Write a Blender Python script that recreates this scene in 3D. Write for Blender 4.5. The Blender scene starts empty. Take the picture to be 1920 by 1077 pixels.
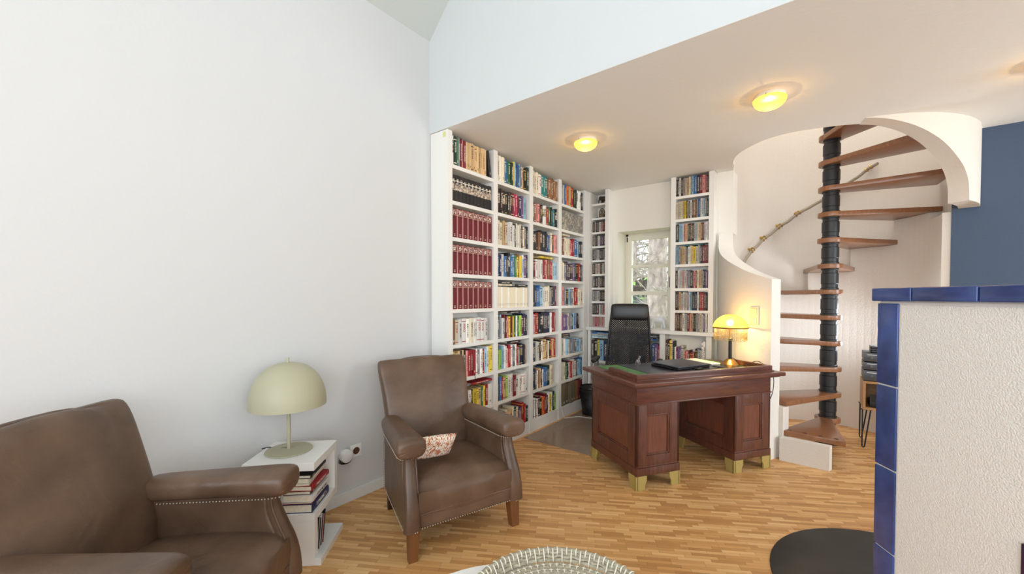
import bpy, bmesh, math, random
from math import sin, cos, pi, radians, atan2, sqrt, hypot
from mathutils import Vector, Matrix
random.seed(7)
SC = bpy.context.scene
COL = SC.collection

# ------------------------------------------------------------------ camera
F_PX = 756.0
cam_d = bpy.data.cameras.new('camera')
cam = bpy.data.objects.new('camera', cam_d)
COL.objects.link(cam)
cam.location = (0, 0, 1.35)
cam.rotation_euler = (radians(90 - 1.2), 0, radians(37.54))
cam_d.sensor_fit = 'HORIZONTAL'
cam_d.sensor_width = 36.0
cam_d.lens = F_PX * 36.0 / 1920.0
cam_d.shift_y = 34.3 / 1920.0
cam_d.clip_start = 0.05
SC.camera = cam
# ------------------------------------------------------------------ colour handling
SC.view_settings.view_transform = 'Standard'
SC.view_settings.look = 'None'
SC.view_settings.gamma = 1.0
SC.view_settings.use_curve_mapping = False
SC.view_settings.exposure = 0.47
# ------------------------------------------------------------------ world (pale overcast sky)
W = bpy.data.worlds.new('sky'); SC.world = W; W.use_nodes = True
bg = W.node_tree.nodes['Background']
bg.inputs[0].default_value = (0.90, 0.95, 1.0, 1)
bg.inputs[1].default_value = 2.0

def area_light(name, loc, target, sx, sy, power, colour):
    d = bpy.data.lights.new(name, 'AREA'); d.shape = 'RECTANGLE'; d.size = sx; d.size_y = sy
    d.energy = power; d.color = colour
    o = bpy.data.objects.new(name, d); COL.objects.link(o); o.location = loc
    o.rotation_euler = (Vector(target) - Vector(loc)).to_track_quat('-Z', 'Y').to_euler()
    return o
def point_light(name, loc, power, colour, r=0.03, parent=None):
    d = bpy.data.lights.new(name, 'POINT'); d.energy = power; d.color = colour; d.shadow_soft_size = r
    o = bpy.data.objects.new(name, d); COL.objects.link(o); o.location = loc
    if parent: o.parent = parent
    return o
CXY = (0.055, 4.75)
# daylight through the garden windows behind the camera and the gable glazing
area_light('garden_window_light', (0.9, -2.75, 1.7), (0.2, 2.0, 1.1), 4.2, 2.6, 46, (0.84, 0.93, 1.0))
area_light('terrace_window_light', (3.5, -0.6, 1.7), (-2.0, 1.0, 1.3), 3.2, 2.4, 22, (0.86, 0.94, 1.0))
area_light('gable_window_light', (1.2, -2.75, 4.2), (-1.5, 2.2, 2.6), 3.4, 1.8, 10, (0.84, 0.93, 1.0))
area_light('stairwell_light', (0.055, 4.75, 4.6), (0.055, 4.75, 0), 1.2, 1.2, 20, (0.97, 0.97, 0.98))
area_light('stair_fill_light', (CXY[0] + .69 * cos(radians(42)), CXY[1] + .69 * sin(radians(42)), .98), (CXY[0], CXY[1], .98), .30, .56, 11, (0.86, 0.93, 1.0))  # added bluish fill for the lower stairs, unseen behind the stove
area_light('reading_window_light', (3.5, 3.4, 1.6), (-1.5, 3.4, 1.0), 1.4, 1.6, 38, (0.88, 0.95, 1.0))

# ------------------------------------------------------------------ helpers
def lin(c):
    return c / 12.92 if c <= 0.04045 else ((c + 0.055) / 1.055) ** 2.4
def rgb(r, g, b):
    return (lin(r / 255), lin(g / 255), lin(b / 255), 1)
MATS = {}
def mat(name, colour, rough=0.5, metal=0.0, bump=0.0, bscale=60.0, vary=0.0, vscale=8.0, emit=None, estr=0.0, spec=0.5, detail=4, aniso=None, coat=0.0):
    if name in MATS: return MATS[name]
    m = bpy.data.materials.new(name); m.use_nodes = True
    nt = m.node_tree; b = nt.nodes['Principled BSDF']
    b.inputs['Base Color'].default_value = colour
    b.inputs['Roughness'].default_value = rough
    b.inputs['Metallic'].default_value = metal
    b.inputs['Specular IOR Level'].default_value = spec
    b.inputs['Coat Weight'].default_value = coat
    b.inputs['Coat Roughness'].default_value = 0.15
    if emit:
        b.inputs['Emission Color'].default_value = emit
        b.inputs['Emission Strength'].default_value = estr
    if vary or bump:
        tc = nt.nodes.new('ShaderNodeTexCoord'); mp = nt.nodes.new('ShaderNodeMapping')
        nt.links.new(tc.outputs['Object'], mp.inputs['Vector'])
        if aniso: mp.inputs['Scale'].default_value = aniso
    if vary:
        n = nt.nodes.new('ShaderNodeTexNoise'); n.inputs['Scale'].default_value = vscale; n.inputs['Detail'].default_value = detail
        nt.links.new(mp.outputs[0], n.inputs['Vector'])
        r = nt.nodes.new('ShaderNodeValToRGB')
        r.color_ramp.elements[0].position = 0.3; r.color_ramp.elements[1].position = 0.72
        r.color_ramp.elements[0].color = tuple(max(0, c * (1 - vary)) for c in colour[:3]) + (1,)
        r.color_ramp.elements[1].color = tuple(min(1, c * (1 + vary)) for c in colour[:3]) + (1,)
        nt.links.new(n.outputs['Fac'], r.inputs[0]); nt.links.new(r.outputs[0], b.inputs['Base Color'])
    if bump:
        n2 = nt.nodes.new('ShaderNodeTexNoise'); n2.inputs['Scale'].default_value = bscale; n2.inputs['Detail'].default_value = 3
        nt.links.new(mp.outputs[0], n2.inputs['Vector'])
        bn = nt.nodes.new('ShaderNodeBump'); bn.inputs['Strength'].default_value = bump; bn.inputs['Distance'].default_value = 0.01
        nt.links.new(n2.outputs['Fac'], bn.inputs['Height']); nt.links.new(bn.outputs[0], b.inputs['Normal'])
    MATS[name] = m
    return m

class MB:
    """collects geometry for one mesh object"""
    def __init__(s):
        s.bm = bmesh.new(); s.mi = 0
    def _tag(s, faces):
        for f in faces: f.material_index = s.mi
    def box(s, x0, x1, y0, y1, z0, z1, bev=0.0, M=None, seg=2):
        return s.hexa([(x0,y0,z0),(x1,y0,z0),(x1,y1,z0),(x0,y1,z0),(x0,y0,z1),(x1,y0,z1),(x1,y1,z1),(x0,y1,z1)], bev, M, seg)
    def hexa(s, P, bev=0.0, M=None, seg=2):
        if M is not None: P = [M @ Vector(p) for p in P]
        tmp = bmesh.new()
        v = [tmp.verts.new(p) for p in P]
        for q in ((0,3,2,1),(4,5,6,7),(0,1,5,4),(1,2,6,5),(2,3,7,6),(3,0,4,7)): tmp.faces.new([v[i] for i in q])
        bmesh.ops.recalc_face_normals(tmp, faces=tmp.faces)
        if bev: bmesh.ops.bevel(tmp, geom=list(tmp.edges), offset=bev, segments=seg, profile=0.6, affect='EDGES')
        s.merge(tmp)
    def merge(s, tmp, M=None):
        vm = {}
        for v in tmp.verts: vm[v] = s.bm.verts.new(M @ v.co if M is not None else v.co)
        for f in tmp.faces:
            try:
                g = s.bm.faces.new([vm[v] for v in f.verts]); g.material_index = s.mi; g.smooth = f.smooth
            except ValueError: pass
        tmp.free()
    def prism(s, pts, n, bev=0.0, seg=2):
        """pts: 3D polygon, extruded by vector n"""
        tmp = bmesh.new(); n = Vector(n)
        a = [tmp.verts.new(p) for p in pts]; b = [tmp.verts.new(Vector(p) + n) for p in pts]
        tmp.faces.new(a); tmp.faces.new(b[::-1])
        for i in range(len(a)):
            j = (i + 1) % len(a); tmp.faces.new((a[i], b[i], b[j], a[j]))
        bmesh.ops.recalc_face_normals(tmp, faces=tmp.faces)
        if bev: bmesh.ops.bevel(tmp, geom=list(tmp.edges), offset=bev, segments=seg, profile=0.6, affect='EDGES')
        s.merge(tmp)
    def loft(s, rings, cap=True, close=False, loop=False):
        R = [[s.bm.verts.new(p) for p in r] for r in rings]
        n = len(R[0]); fs = []
        m = len(R) if loop else len(R) - 1
        for i in range(m):
            A, B = R[i], R[(i + 1) % len(R)]
            for k in range(n):
                l = (k + 1) % n
                fs.append(s.bm.faces.new((A[k], A[l], B[l], B[k])))
        if cap and not loop:
            fs.append(s.bm.faces.new(R[0][::-1])); fs.append(s.bm.faces.new(R[-1]))
        s._tag(fs)
    def lathe(s, prof, c=(0,0,0), n=32, M=None, a0=0, a1=2*pi):
        """prof: (radius, z) pairs; revolved round local z"""
        full = abs(a1 - a0 - 2*pi) < 1e-6
        k = n if full else n + 1
        rows = []
        for r, z in prof:
            row = []
            for i in range(k):
                a = a0 + (a1 - a0) * i / n
                p = Vector((c[0] + r*cos(a), c[1] + r*sin(a), c[2] + z))
                if M is not None: p = M @ p
                row.append(p)
            rows.append(row)
        V = []
        for (r, z), row in zip(prof, rows):
            if r < 1e-6:
                v = s.bm.verts.new(row[0]); V.append([v] * k)
            else: V.append([s.bm.verts.new(p) for p in row])
        fs = []
        for i in range(len(V) - 1):
            for j in range(n):
                l = (j + 1) % k
                q = []
                for v in (V[i][j], V[i][l], V[i+1][l], V[i+1][j]):
                    if v not in q: q.append(v)
                if len(q) > 2:
                    try: fs.append(s.bm.faces.new(q))
                    except ValueError: pass
        s._tag(fs)
    def tube(s, pts, r, n=8, loop=False, cap=True):
        pts = [Vector(p) for p in pts]; rings = []
        rs = r if isinstance(r, (list, tuple)) else [r] * len(pts)
        up = Vector((0, 0, 1)); N = len(pts); prev = None
        for i, p in enumerate(pts):
            if loop: t = pts[(i + 1) % N] - pts[i - 1]
            else: t = pts[min(i + 1, N - 1)] - pts[max(i - 1, 0)]
            if t.length < 1e-9: t = Vector((0, 0, 1))
            t.normalize()
            if prev is None:
                a = t.cross(up)
                if a.length < 0.05: a = t.cross(Vector((1, 0, 0)))
            else:
                a = prev - t * prev.dot(t)
                if a.length < 1e-6: a = t.cross(up)
            a.normalize(); b = t.cross(a); prev = a
            rings.append([p + (a * cos(2*pi*k/n) + b * sin(2*pi*k/n)) * rs[i] for k in range(n)])
        s.loft(rings, cap=cap, loop=loop)
    def sphere(s, c, r, sx=1, sy=1, sz=1, u=12, v=8, M=None):
        tmp = bmesh.new(); bmesh.ops.create_uvsphere(tmp, u_segments=u, v_segments=v, radius=r)
        for q in tmp.verts:
            q.co = Vector((q.co.x*sx, q.co.y*sy, q.co.z*sz)) 
            if M is not None: q.co = M @ q.co
            q.co += Vector(c)
        s.merge(tmp)
    def build(s, name, m, parent=None, smooth=False, mods=None, angle=40, loc=None, rotz=None):
        me = bpy.data.meshes.new(name)
        bmesh.ops.recalc_face_normals(s.bm, faces=s.bm.faces)
        if smooth:
            for f in s.bm.faces: f.smooth = True
            if angle < 180:
                for e in s.bm.edges:
                    if len(e.link_faces) == 2 and e.calc_face_angle(0) > radians(angle): e.smooth = False
        s.bm.to_mesh(me); s.bm.free()
        for x in (m if isinstance(m, (list, tuple)) else [m]): me.materials.append(x)
        o = bpy.data.objects.new(name, me); COL.objects.link(o)
        if parent: o.parent = parent
        if loc: o.location = loc
        if rotz is not None: o.rotation_euler.z = rotz
        for t, kw in (mods or []):
            md = o.modifiers.new(t.lower(), t)
            for k, v in kw.items(): setattr(md, k, v)
        return o
def rrect(c, ax, ay, a, b, e=4.0, n=24):
    """superellipse ring about c, half sizes a (along ax) and b (along ay)"""
    c, ax, ay = Vector(c), Vector(ax), Vector(ay); out = []
    for k in range(n):
        t = 2 * pi * (k + 0.5) / n
        x = abs(cos(t)) ** (2 / e) * (1 if cos(t) >= 0 else -1); y = abs(sin(t)) ** (2 / e) * (1 if sin(t) >= 0 else -1)
        out.append(c + ax * (a * x) + ay * (b * y))
    return out
def thing(name, label, cat, loc=(0,0,0), rotz=0.0, group=None):
    o = bpy.data.objects.new(name, None); COL.objects.link(o)
    o.empty_display_size = 0.1
    o.location = loc; o.rotation_euler.z = rotz; o['label'] = label; o['category'] = cat
    if group: o['group'] = group
    return o
def tag(o, label, cat, group=None, kind=None):
    o['label'] = label; o['category'] = cat
    if group: o['group'] = group
    if kind: o['kind'] = kind
    return o
def struct(o):
    o['kind'] = 'structure'; return o
def spline(P, n=8):
    """Catmull-Rom through P"""
    P = [Vector(p) for p in P]; out = []
    for i in range(len(P) - 1):
        p0, p1, p2, p3 = P[max(i-1, 0)], P[i], P[i+1], P[min(i+2, len(P)-1)]
        for k in range(n):
            t = k / n
            out.append(0.5 * ((2*p1) + (p2-p0)*t + (2*p0-5*p1+4*p2-p3)*t*t + (3*p1-p0-3*p2+p3)*t*t*t))
    out.append(P[-1]); return out
def interp(T, x):
    if x <= T[0][0]: return T[0][1]
    for (a, b), (c, d) in zip(T, T[1:]):
        if x <= c: return b + (d - b) * (x - a) / (c - a)
    return T[-1][1]
def lettering(text, size, parent, M, m, name='lettering', ext=0.0006):
    cu = bpy.data.curves.new('t', 'FONT'); cu.body = text; cu.size = size; cu.extrude = ext
    cu.align_x = 'CENTER'; cu.align_y = 'CENTER'
    t = bpy.data.objects.new('t', cu); COL.objects.link(t)
    dg = bpy.context.evaluated_depsgraph_get()
    me = bpy.data.meshes.new_from_object(t.evaluated_get(dg))
    bpy.data.objects.remove(t); me.transform(M); me.materials.clear(); me.materials.append(m)
    o = bpy.data.objects.new(name, me); COL.objects.link(o); o.parent = parent
    return o

# ------------------------------------------------------------------ materials
def plaster(name, c, bump=0.12):
    return mat(name, c, rough=0.85, bump=bump, bscale=45, spec=0.2)
M_WALL = plaster('white_plaster', rgb(214, 214, 213))
M_WALLB = plaster('warm_white_plaster', rgb(242, 239, 230))
M_CEIL = plaster('cream_ceiling_paint', rgb(240, 239, 234))
M_UPPER = plaster('upper_white_plaster', rgb(213, 218, 219))
M_STAIRW = mat('rough_cream_plaster', rgb(228, 221, 211), rough=0.9, bump=0.25, bscale=90, spec=0.15)
M_BLUEW = mat('slate_blue_plaster', rgb(78, 92, 112), rough=0.9, bump=0.3, bscale=80, spec=0.15)
M_SHELF = mat('white_lacquer', rgb(240, 239, 234), rough=0.35)
M_SKIRT = mat('white_skirting_paint', rgb(228, 230, 226), rough=0.4)
M_BLACK = mat('black_plastic', rgb(24, 24, 26), rough=0.45)
M_CHROME = mat('chrome', rgb(200, 200, 200), rough=0.2, metal=1.0)
M_BRASS = mat('brass', rgb(196, 160, 92), rough=0.3, metal=1.0)

def parquet():
    m = bpy.data.materials.new('oak_strip_parquet'); m.use_nodes = True; nt = m.node_tree; N = nt.nodes.new; L = nt.links.new
    b = nt.nodes['Principled BSDF']
    tc = N('ShaderNodeTexCoord'); mp = N('ShaderNodeMapping'); mp.inputs['Rotation'].default_value = (0, 0, radians(-30))
    L(tc.outputs['Object'], mp.inputs['Vector'])
    sx = N('ShaderNodeSeparateXYZ'); L(mp.outputs[0], sx.inputs[0])
    def mt(op, a, bb=None):
        n = N('ShaderNodeMath'); n.operation = op
        for i, v in enumerate((a, bb)):
            if v is None: continue
            if isinstance(v, (int, float)): n.inputs[i].default_value = v
            else: L(v, n.inputs[i])
        return n.outputs[0]
    row = mt('FLOOR', mt('DIVIDE', sx.outputs['Y'], 0.0225))
    wn = N('ShaderNodeTexWhiteNoise'); wn.noise_dimensions = '1D'; L(row, wn.inputs['W'])
    xs = mt('ADD', mt('DIVIDE', sx.outputs['X'], 0.165), mt('MULTIPLY', mt('ROUND', mt('MULTIPLY', wn.outputs['Value'], 4)), 0.25))
    cell = mt('FLOOR', xs)
    cb = N('ShaderNodeCombineXYZ'); L(cell, cb.inputs[0]); L(row, cb.inputs[1])
    w2 = N('ShaderNodeTexWhiteNoise'); w2.noise_dimensions = '2D'; L(cb.outputs[0], w2.inputs['Vector'])
    # second, coarser variation: batches of neighbouring strips share a tone
    nz = N('ShaderNodeTexNoise'); nz.inputs['Scale'].default_value = 1.4; nz.inputs['Detail'].default_value = 2; L(mp.outputs[0], nz.inputs['Vector'])
    gm = N('ShaderNodeMapping'); gm.inputs['Scale'].default_value = (14, 160, 1); L(mp.outputs[0], gm.inputs['Vector'])
    gr = N('ShaderNodeTexNoise'); gr.inputs['Scale'].default_value = 1.0; gr.inputs['Detail'].default_value = 3; L(gm.outputs[0], gr.inputs['Vector'])
    f = mt('ADD', mt('ADD', mt('MULTIPLY', w2.outputs['Value'], 0.62), mt('MULTIPLY', nz.outputs['Fac'], 0.25)), mt('MULTIPLY', gr.outputs['Fac'], 0.22))
    r = N('ShaderNodeValToRGB'); e = r.color_ramp.elements
    e[0].position = 0.12; e[0].color = rgb(182, 128, 74); e[1].position = 0.95; e[1].color = rgb(242, 198, 138)
    k = e.new(0.5); k.color = rgb(217, 163, 102)
    L(f, r.inputs[0])
    # joints
    fy = mt('FRACT', mt('DIVIDE', sx.outputs['Y'], 0.0225)); fx = mt('FRACT', xs)
    jy = mt('LESS_THAN', fy, 0.05); jx = mt('LESS_THAN', fx, 0.012); j = mt('MAXIMUM', jy, jx)
    mx = N('ShaderNodeMixRGB'); L(mt('MULTIPLY', j, 0.45), mx.inputs[0]); L(r.outputs[0], mx.inputs[1]); mx.inputs[2].default_value = rgb(110, 72, 38)
    L(mx.outputs[0], b.inputs['Base Color'])
    b.inputs['Roughness'].default_value = 0.42; b.inputs['Specular IOR Level'].default_value = 0.4
    bn = N('ShaderNodeBump'); bn.inputs['Strength'].default_value = 0.15; bn.inputs['Distance'].default_value = 0.002; L(gr.outputs['Fac'], bn.inputs['Height']); L(bn.outputs[0], b.inputs['Normal'])
    return m
M_FLOOR = parquet()

# ------------------------------------------------------------------ room shell
WX, HY, BY, ZC = -2.464, 2.1455, 4.63, 2.6325
CX, CY, RO, RI = 0.055, 4.75, 0.92, 0.79
XR, YF = 3.7, -2.9
b = MB(); b.box(WX - .2, XR + .2, YF - .2, 5.75, -0.1, 0); struct(b.build('floor', M_FLOOR))
b = MB(); b.box(WX - .2, WX, YF - .2, BY + .25, 0, 3.6)
struct(b.build('wall_left', M_WALL))
# right wall with the terrace window opening (outside the frame)
b = MB(); b.box(XR, XR + .2, YF - .2, BY + .25, 2.9, 3.6); b.box(XR, XR + .2, 1.0, 2.7, 0, 2.9); b.box(XR, XR+.2, 4.1, BY+.25, 0, 2.9); b.box(XR, XR + .2, YF - .2, -2.2, 0, 2.9)
b.box(XR, XR + .2, -2.2, 1.0, 0, .3); b.box(XR, XR+.2, 2.7, 4.1, 0, .8); b.box(XR, XR+.2, 2.7, 4.1, 2.4, 2.9)
struct(b.build('wall_right', M_WALL))
# front (garden) wall behind the camera, gable shaped with two glazed openings
b = MB(); y0, y1 = YF - .2, YF
b.box(WX - .2, -1.3, y0, y1, 0, 3.4); b.box(3.1, XR + .2, y0, y1, 0, 3.4); b.box(-1.3, 3.1, y0, y1, 0, .35); b.box(-1.3, 3.1, y0, y1, 3.05, 3.4)
b.box(-1.3, -.6, y0, y1, 3.4, 4.6)
b.prism([(2.95, y0, 3.4), (XR, y0, 3.4), (2.95, y0, 4.1)], (0, .2, 0)); b.prism([(WX, y0, 3.4), (-1.3, y0, 3.4), (-1.3, y0, 4.5)], (0, .2, 0))
b.prism([(-.6, y0, 5.15), (2.95, y0, 5.15), (.62, y0, 6.45)], (0, .2, 0))
struct(b.build('wall_front', M_WALL))
# header wall above the low ceiling, gable shaped; sloped ceilings meet it
gx = (WX + XR) / 2; gz = 3.35 + (gx - WX) * 1.0
b = MB(); b.prism([(WX, HY, ZC + .0015), (XR, HY, ZC + .0015), (XR, HY, 3.35), (gx, HY, gz), (WX, HY, 3.35)], (0, .12, 0))
struct(b.build('wall_header', M_UPPER))
b = MB(); b.prism([(WX - .1, YF - .2, 3.25), (gx, YF - .2, gz), (gx, YF - .2, gz + .15), (WX - .1, YF - .2, 3.4)], (0, HY + .12 - YF + .2, 0))
b.prism([(XR + .1, YF - .2, 3.25), (gx, YF - .2, gz), (gx, YF - .2, gz + .15), (XR + .1, YF - .2, 3.4)], (0, HY + .12 - YF + .2, 0))
struct(b.build('ceiling_sloped', plaster('sloped_ceiling_paint', rgb(206, 211, 207))))
# low ceiling with the round stairwell cut into its back edge
HR = [(-171.3, .79), (-160, .80), (-150, .85), (-143, .885), (-135, .918), (-127, .94), (-117, .966), (-110, .957), (-103, .926), (-97, .89), (-91, .858), (-85, .83), (-79, .80), (-74, .79)]
hole = []
for k in range(97):
    d = -8.75 - 162.5 * k / 96; r_ = interp(HR, d); a = radians(d)
    hole.append((CX + r_ * cos(a), min(BY, CY + r_ * sin(a))))
b = MB()
pts = [(WX - .1, HY + .001), (XR, HY + .001), (XR, BY + .02), (hole[0][0], BY + .02)] + hole + [(hole[-1][0], BY + .02), (-1.0, BY + .02), (-1.0, BY + .3), (WX - .1, BY + .3)]
b.prism([(x, y, ZC) for x, y in pts], (0, 0, .2)); 
struct(b.build('ceiling', M_CEIL))
# back wall with the window recess
wx0, wx1, wz0, wz1 = -1.952, -1.345, .965, 2.125
b = MB(); T = .42
b.box(WX - .1, -2.272, BY, BY + T, 0, ZC); b.box(-2.056, wx0, BY, BY + T, 0, ZC); b.box(-2.272, -2.056, BY + .1, BY + T, 0, ZC); b.box(wx1, CX - RO + .003, BY, BY + T, 0, ZC); b.box(wx0, wx1, BY, BY + T, wz1, ZC); b.box(wx0, wx1, BY, BY + T, 0, wz0)
struct(b.build('wall_back', M_WALLB))
b = MB(); b.box(.800, XR + .2, BY, BY + .005, 0, ZC); b.box(.872, XR + .2, BY + .005, BY + .15, 0, ZC)
struct(b.build('wall_blue', M_BLUEW))

def arcring(b, r0, r1, A0, A1, z0f, z1f, n=40):
    """curved wall between radii r0<r1, angles in degrees; z0f,z1f functions of angle"""
    rings = []
    for k in range(n + 1):
        d = A0 + (A1 - A0) * k / n; a = radians(d); c, s_ = cos(a), sin(a); z0, z1 = z0f(d), z1f(d)
        rings.append([(CX+r0*c, CY+r0*s_, z0), (CX+r1*c, CY+r1*s_, z0), (CX+r1*c, CY+r1*s_, z1), (CX+r0*c, CY+r0*s_, z1)])
    b.loft(rings)
# round stair tower behind the back wall
b = MB(); arcring(b, RI, RI + .03, -8.4, 188.4, lambda d: 0, lambda d: 4.7, 64)
b.box(.800, .872, BY + .005, BY + .12, 0, ZC); arcring(b, .97, 1.07, -171.5, -8.5, lambda d: ZC + .2, lambda d: 4.7, 48)
struct(b.build('wall_stair_tower', M_STAIRW))
b = MB(); b.lathe([(0.001, 4.7), (1.05, 4.7), (1.05, 4.8), (0.001, 4.8)], c=(CX, CY, 0), n=48); struct(b.build('ceiling_stair_tower', M_STAIRW))
# curved parapet: steps down from the back wall in a concave sweep to its free end
PAR = [(-171.6, 2.02), (-169.5, 1.93), (-166, 1.865), (-161, 1.80), (-154, 1.745), (-146, 1.69), (-137, 1.63), (-129, 1.575), (-122, 1.535), (-114.5, 1.495)]
b = MB()
angs = [p[0] for p in spline([(a, z, 0) for a, z in PAR], 5)]; PARs = [(p[0], p[1]) for p in spline([(a, z, 0) for a, z in PAR], 5)]
rings = []
for a, z in PARs:
    c, s_ = cos(radians(a)), sin(radians(a))
    rings.append([(CX+RI*c, CY+RI*s_, 0), (CX+RO*c, CY+RO*s_, 0), (CX+RO*c, CY+RO*s_, z), (CX+RI*c, CY+RI*s_, z)])
rings[0] = [(min(p[0], CX), BY, p[2]) for p in [(CX - sqrt(RI**2-.0144), 0, 0), (CX - sqrt(RO**2-.0144), 0, 0), (CX - sqrt(RO**2-.0144), 0, 2.02), (CX - sqrt(RI**2-.0144), 0, 2.02)]]
b.loft(rings)
struct(b.build('wall_stair_parapet', mat('smooth_cream_plaster', rgb(236, 232, 224), rough=0.85, bump=.12, bscale=60, spec=.2), smooth=True, angle=35))
b = MB(); b.box(CX - sqrt(RO**2 - .0144) - .004, CX - sqrt(RI**2 - .0144), BY - .002, BY + .3, 2.0, ZC)
struct(b.build('wall_stair_jamb', M_WALLB))
# arch hanging from the ceiling round the front of the tower
ARC = [(-79, 2.631), (-75, 2.62), (-71, 2.605), (-64, 2.566), (-57, 2.515), (-49, 2.44), (-42, 2.355), (-36, 2.27), (-32.5, 2.18), (-31.6, 2.10), (-31.4, 2.04), (-8.2, 2.04)]
b = MB(); rings = []
for a, z in [(-79, 2.631)] + [(p[0], p[1]) for p in spline([(a, z, 0) for a, z in ARC[:-1]], 5)][1:] + [(-25, 2.04), (-18, 2.04), (-8.2, 2.04)]:
    c, s_ = cos(radians(a)), sin(radians(a)); zt = ZC + .2
    ro = RO - .018 * min(1, max(0, (a + 79) / 40)); rings.append([(CX+RI*c, CY+RI*s_, z), (CX+ro*c, CY+ro*s_, z), (CX+ro*c, CY+ro*s_, zt), (CX+RI*c, CY+RI*s_, zt)])
b.loft(rings)
struct(b.build('wall_stair_arch', M_STAIRW, smooth=True, angle=35))
# low upstand under the first tread, and the stepped inner wall that carries the tread ends
TH, TW = 28.6, 33.0
def tread_mid(k): return -98.3 - TH * (k - 1)
RISE = .236
b = MB()
b.hexa([(-.262, 3.965, 0), (.062, 3.945, 0), (.078, 4.0, 0), (-.25, 4.03, 0), (-.262, 3.965, .19), (.062, 3.945, .19), (.078, 4.0, .19), (-.25, 4.03, .19)])
a = radians(-113.5); 
for k in range(2, 10):
    m = tread_mid(k); z = RISE * k - .044
    if k == 2: arcring(b, .70, RI + .002, m - TH/2, -112.2, lambda d: 0, lambda d, z=z: z, 6)
    else: arcring(b, .705, RI + .002, m - TH/2 - .01, m + TH/2, lambda d: 0, lambda d, z=z: z, 6)
arcring(b, .705, RI - .001, -8.4, tread_mid(9) + 360 - TH/2, lambda d: 0, lambda d: 2.02, 6)
struct(b.build('wall_stair_plinth', M_STAIRW))
# added frame round the stair fill light, out of view behind the stove
m_ = Matrix.Translation((CX + .70 * cos(radians(42)), CY + .70 * sin(radians(42)), .98)) @ Matrix.Rotation(radians(42), 4, 'Z')
b = MB()
for q in ((-.006, .02, -.19, -.15, -.32, .32), (-.006, .02, .15, .19, -.32, .32), (-.006, .02, -.15, .15, -.32, -.28), (-.006, .02, -.15, .15, .28, .32)): b.box(*q, .003, M=m_)
struct(b.build('added_fill_frame', mat('cream_window_paint', rgb(236, 232, 216), rough=0.4)))
# skirting
b = MB(); b.box(WX, WX + .016, YF, HY + .005, 0, .062, .002); b.box(WX, WX + .011, YF, HY + .005, .062, .074, .002)
struct(b.build('baseboard_left', M_SKIRT))
b = MB(); b.box(CX + RI + .01, XR, BY - .014, BY, 0, .07, .002); struct(b.build('baseboard_back', M_SKIRT))

# ------------------------------------------------------------------ window
M_FRAME = mat('cream_window_paint', rgb(240, 238, 228), rough=0.4)
def glassmat():
    m = bpy.data.materials.new('window_glass'); m.use_nodes = True; nt = m.node_tree
    for n in list(nt.nodes): nt.nodes.remove(n)
    o = nt.nodes.new('ShaderNodeOutputMaterial'); t = nt.nodes.new('ShaderNodeBsdfTransparent'); g = nt.nodes.new('ShaderNodeBsdfGlossy')
    t.inputs[0].default_value = (.97, .98, .98, 1); g.inputs['Roughness'].default_value = 0.02
    mx = nt.nodes.new('ShaderNodeMixShader'); mx.inputs[0].default_value = 0.05
    nt.links.new(t.outputs[0], mx.inputs[1]); nt.links.new(g.outputs[0], mx.inputs[2]); nt.links.new(mx.outputs[0], o.inputs[0])
    return m
M_GLASS = glassmat()
b = MB(); y0, y1 = 4.875, 4.94
b.box(wx0, wx0 + .035, y0, y1, wz0 + .012, wz1, .003); b.box(wx1 - .035, wx1, y0, y1, wz0 + .012, wz1, .003)
b.box(wx0, wx1, y0, y1, wz1 - .028, wz1, .003); b.box(wx0, wx1, y0, y1, wz0 + .012, wz0 + .07, .003)
win = struct(b.build('window_1', M_FRAME))
b = MB(); sx0, sx1, sz0, sz1 = wx0 + .03, wx1 - .03, 1.02, 2.10; y0, y1 = 4.862, 4.915
g0, g1 = -1.872, -1.437
b.box(sx0, g0, y0, y1, sz0, sz1, .004); b.box(g1, sx1, y0, y1, sz0, sz1, .004)
for za, zb in ((2.045, sz1), (1.704, 1.742), (1.372, 1.418), (sz0, 1.088)): b.box(g0, g1, y0 + .003, y1 - .003, za, zb, .003)
sash = b.build('window_sash', M_FRAME, win)
b = MB(); b.box(g0 - .005, g1 + .005, 4.888, 4.893, 1.08, 2.05); b.build('window_pane', M_GLASS, win)
b = MB(); b.box(-1.41, -1.392, 4.845, 4.862, 1.52, 1.6, .003); b.tube([(-1.401, 4.85, 1.58), (-1.401, 4.82, 1.58), (-1.401, 4.815, 1.5), (-1.401, 4.815, 1.46)], .006); b.build('window_handle', mat('aged_bronze', rgb(52, 44, 38), rough=.4, metal=.8), sash, smooth=True)
b = MB(); b.lathe([(.006, 0), (.008, .01), (.008, .05), (.005, .06)], c=(wx0 + .025, 4.866, 2.03), n=10); b.build('window_hinge', mat('aged_bronze', rgb(52, 44, 38)), sash, smooth=True)
b = MB(); b.box(wx0, wx1, BY, 4.875, wz0 - .01, .986); struct(b.build('window_sill', M_FRAME))

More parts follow.
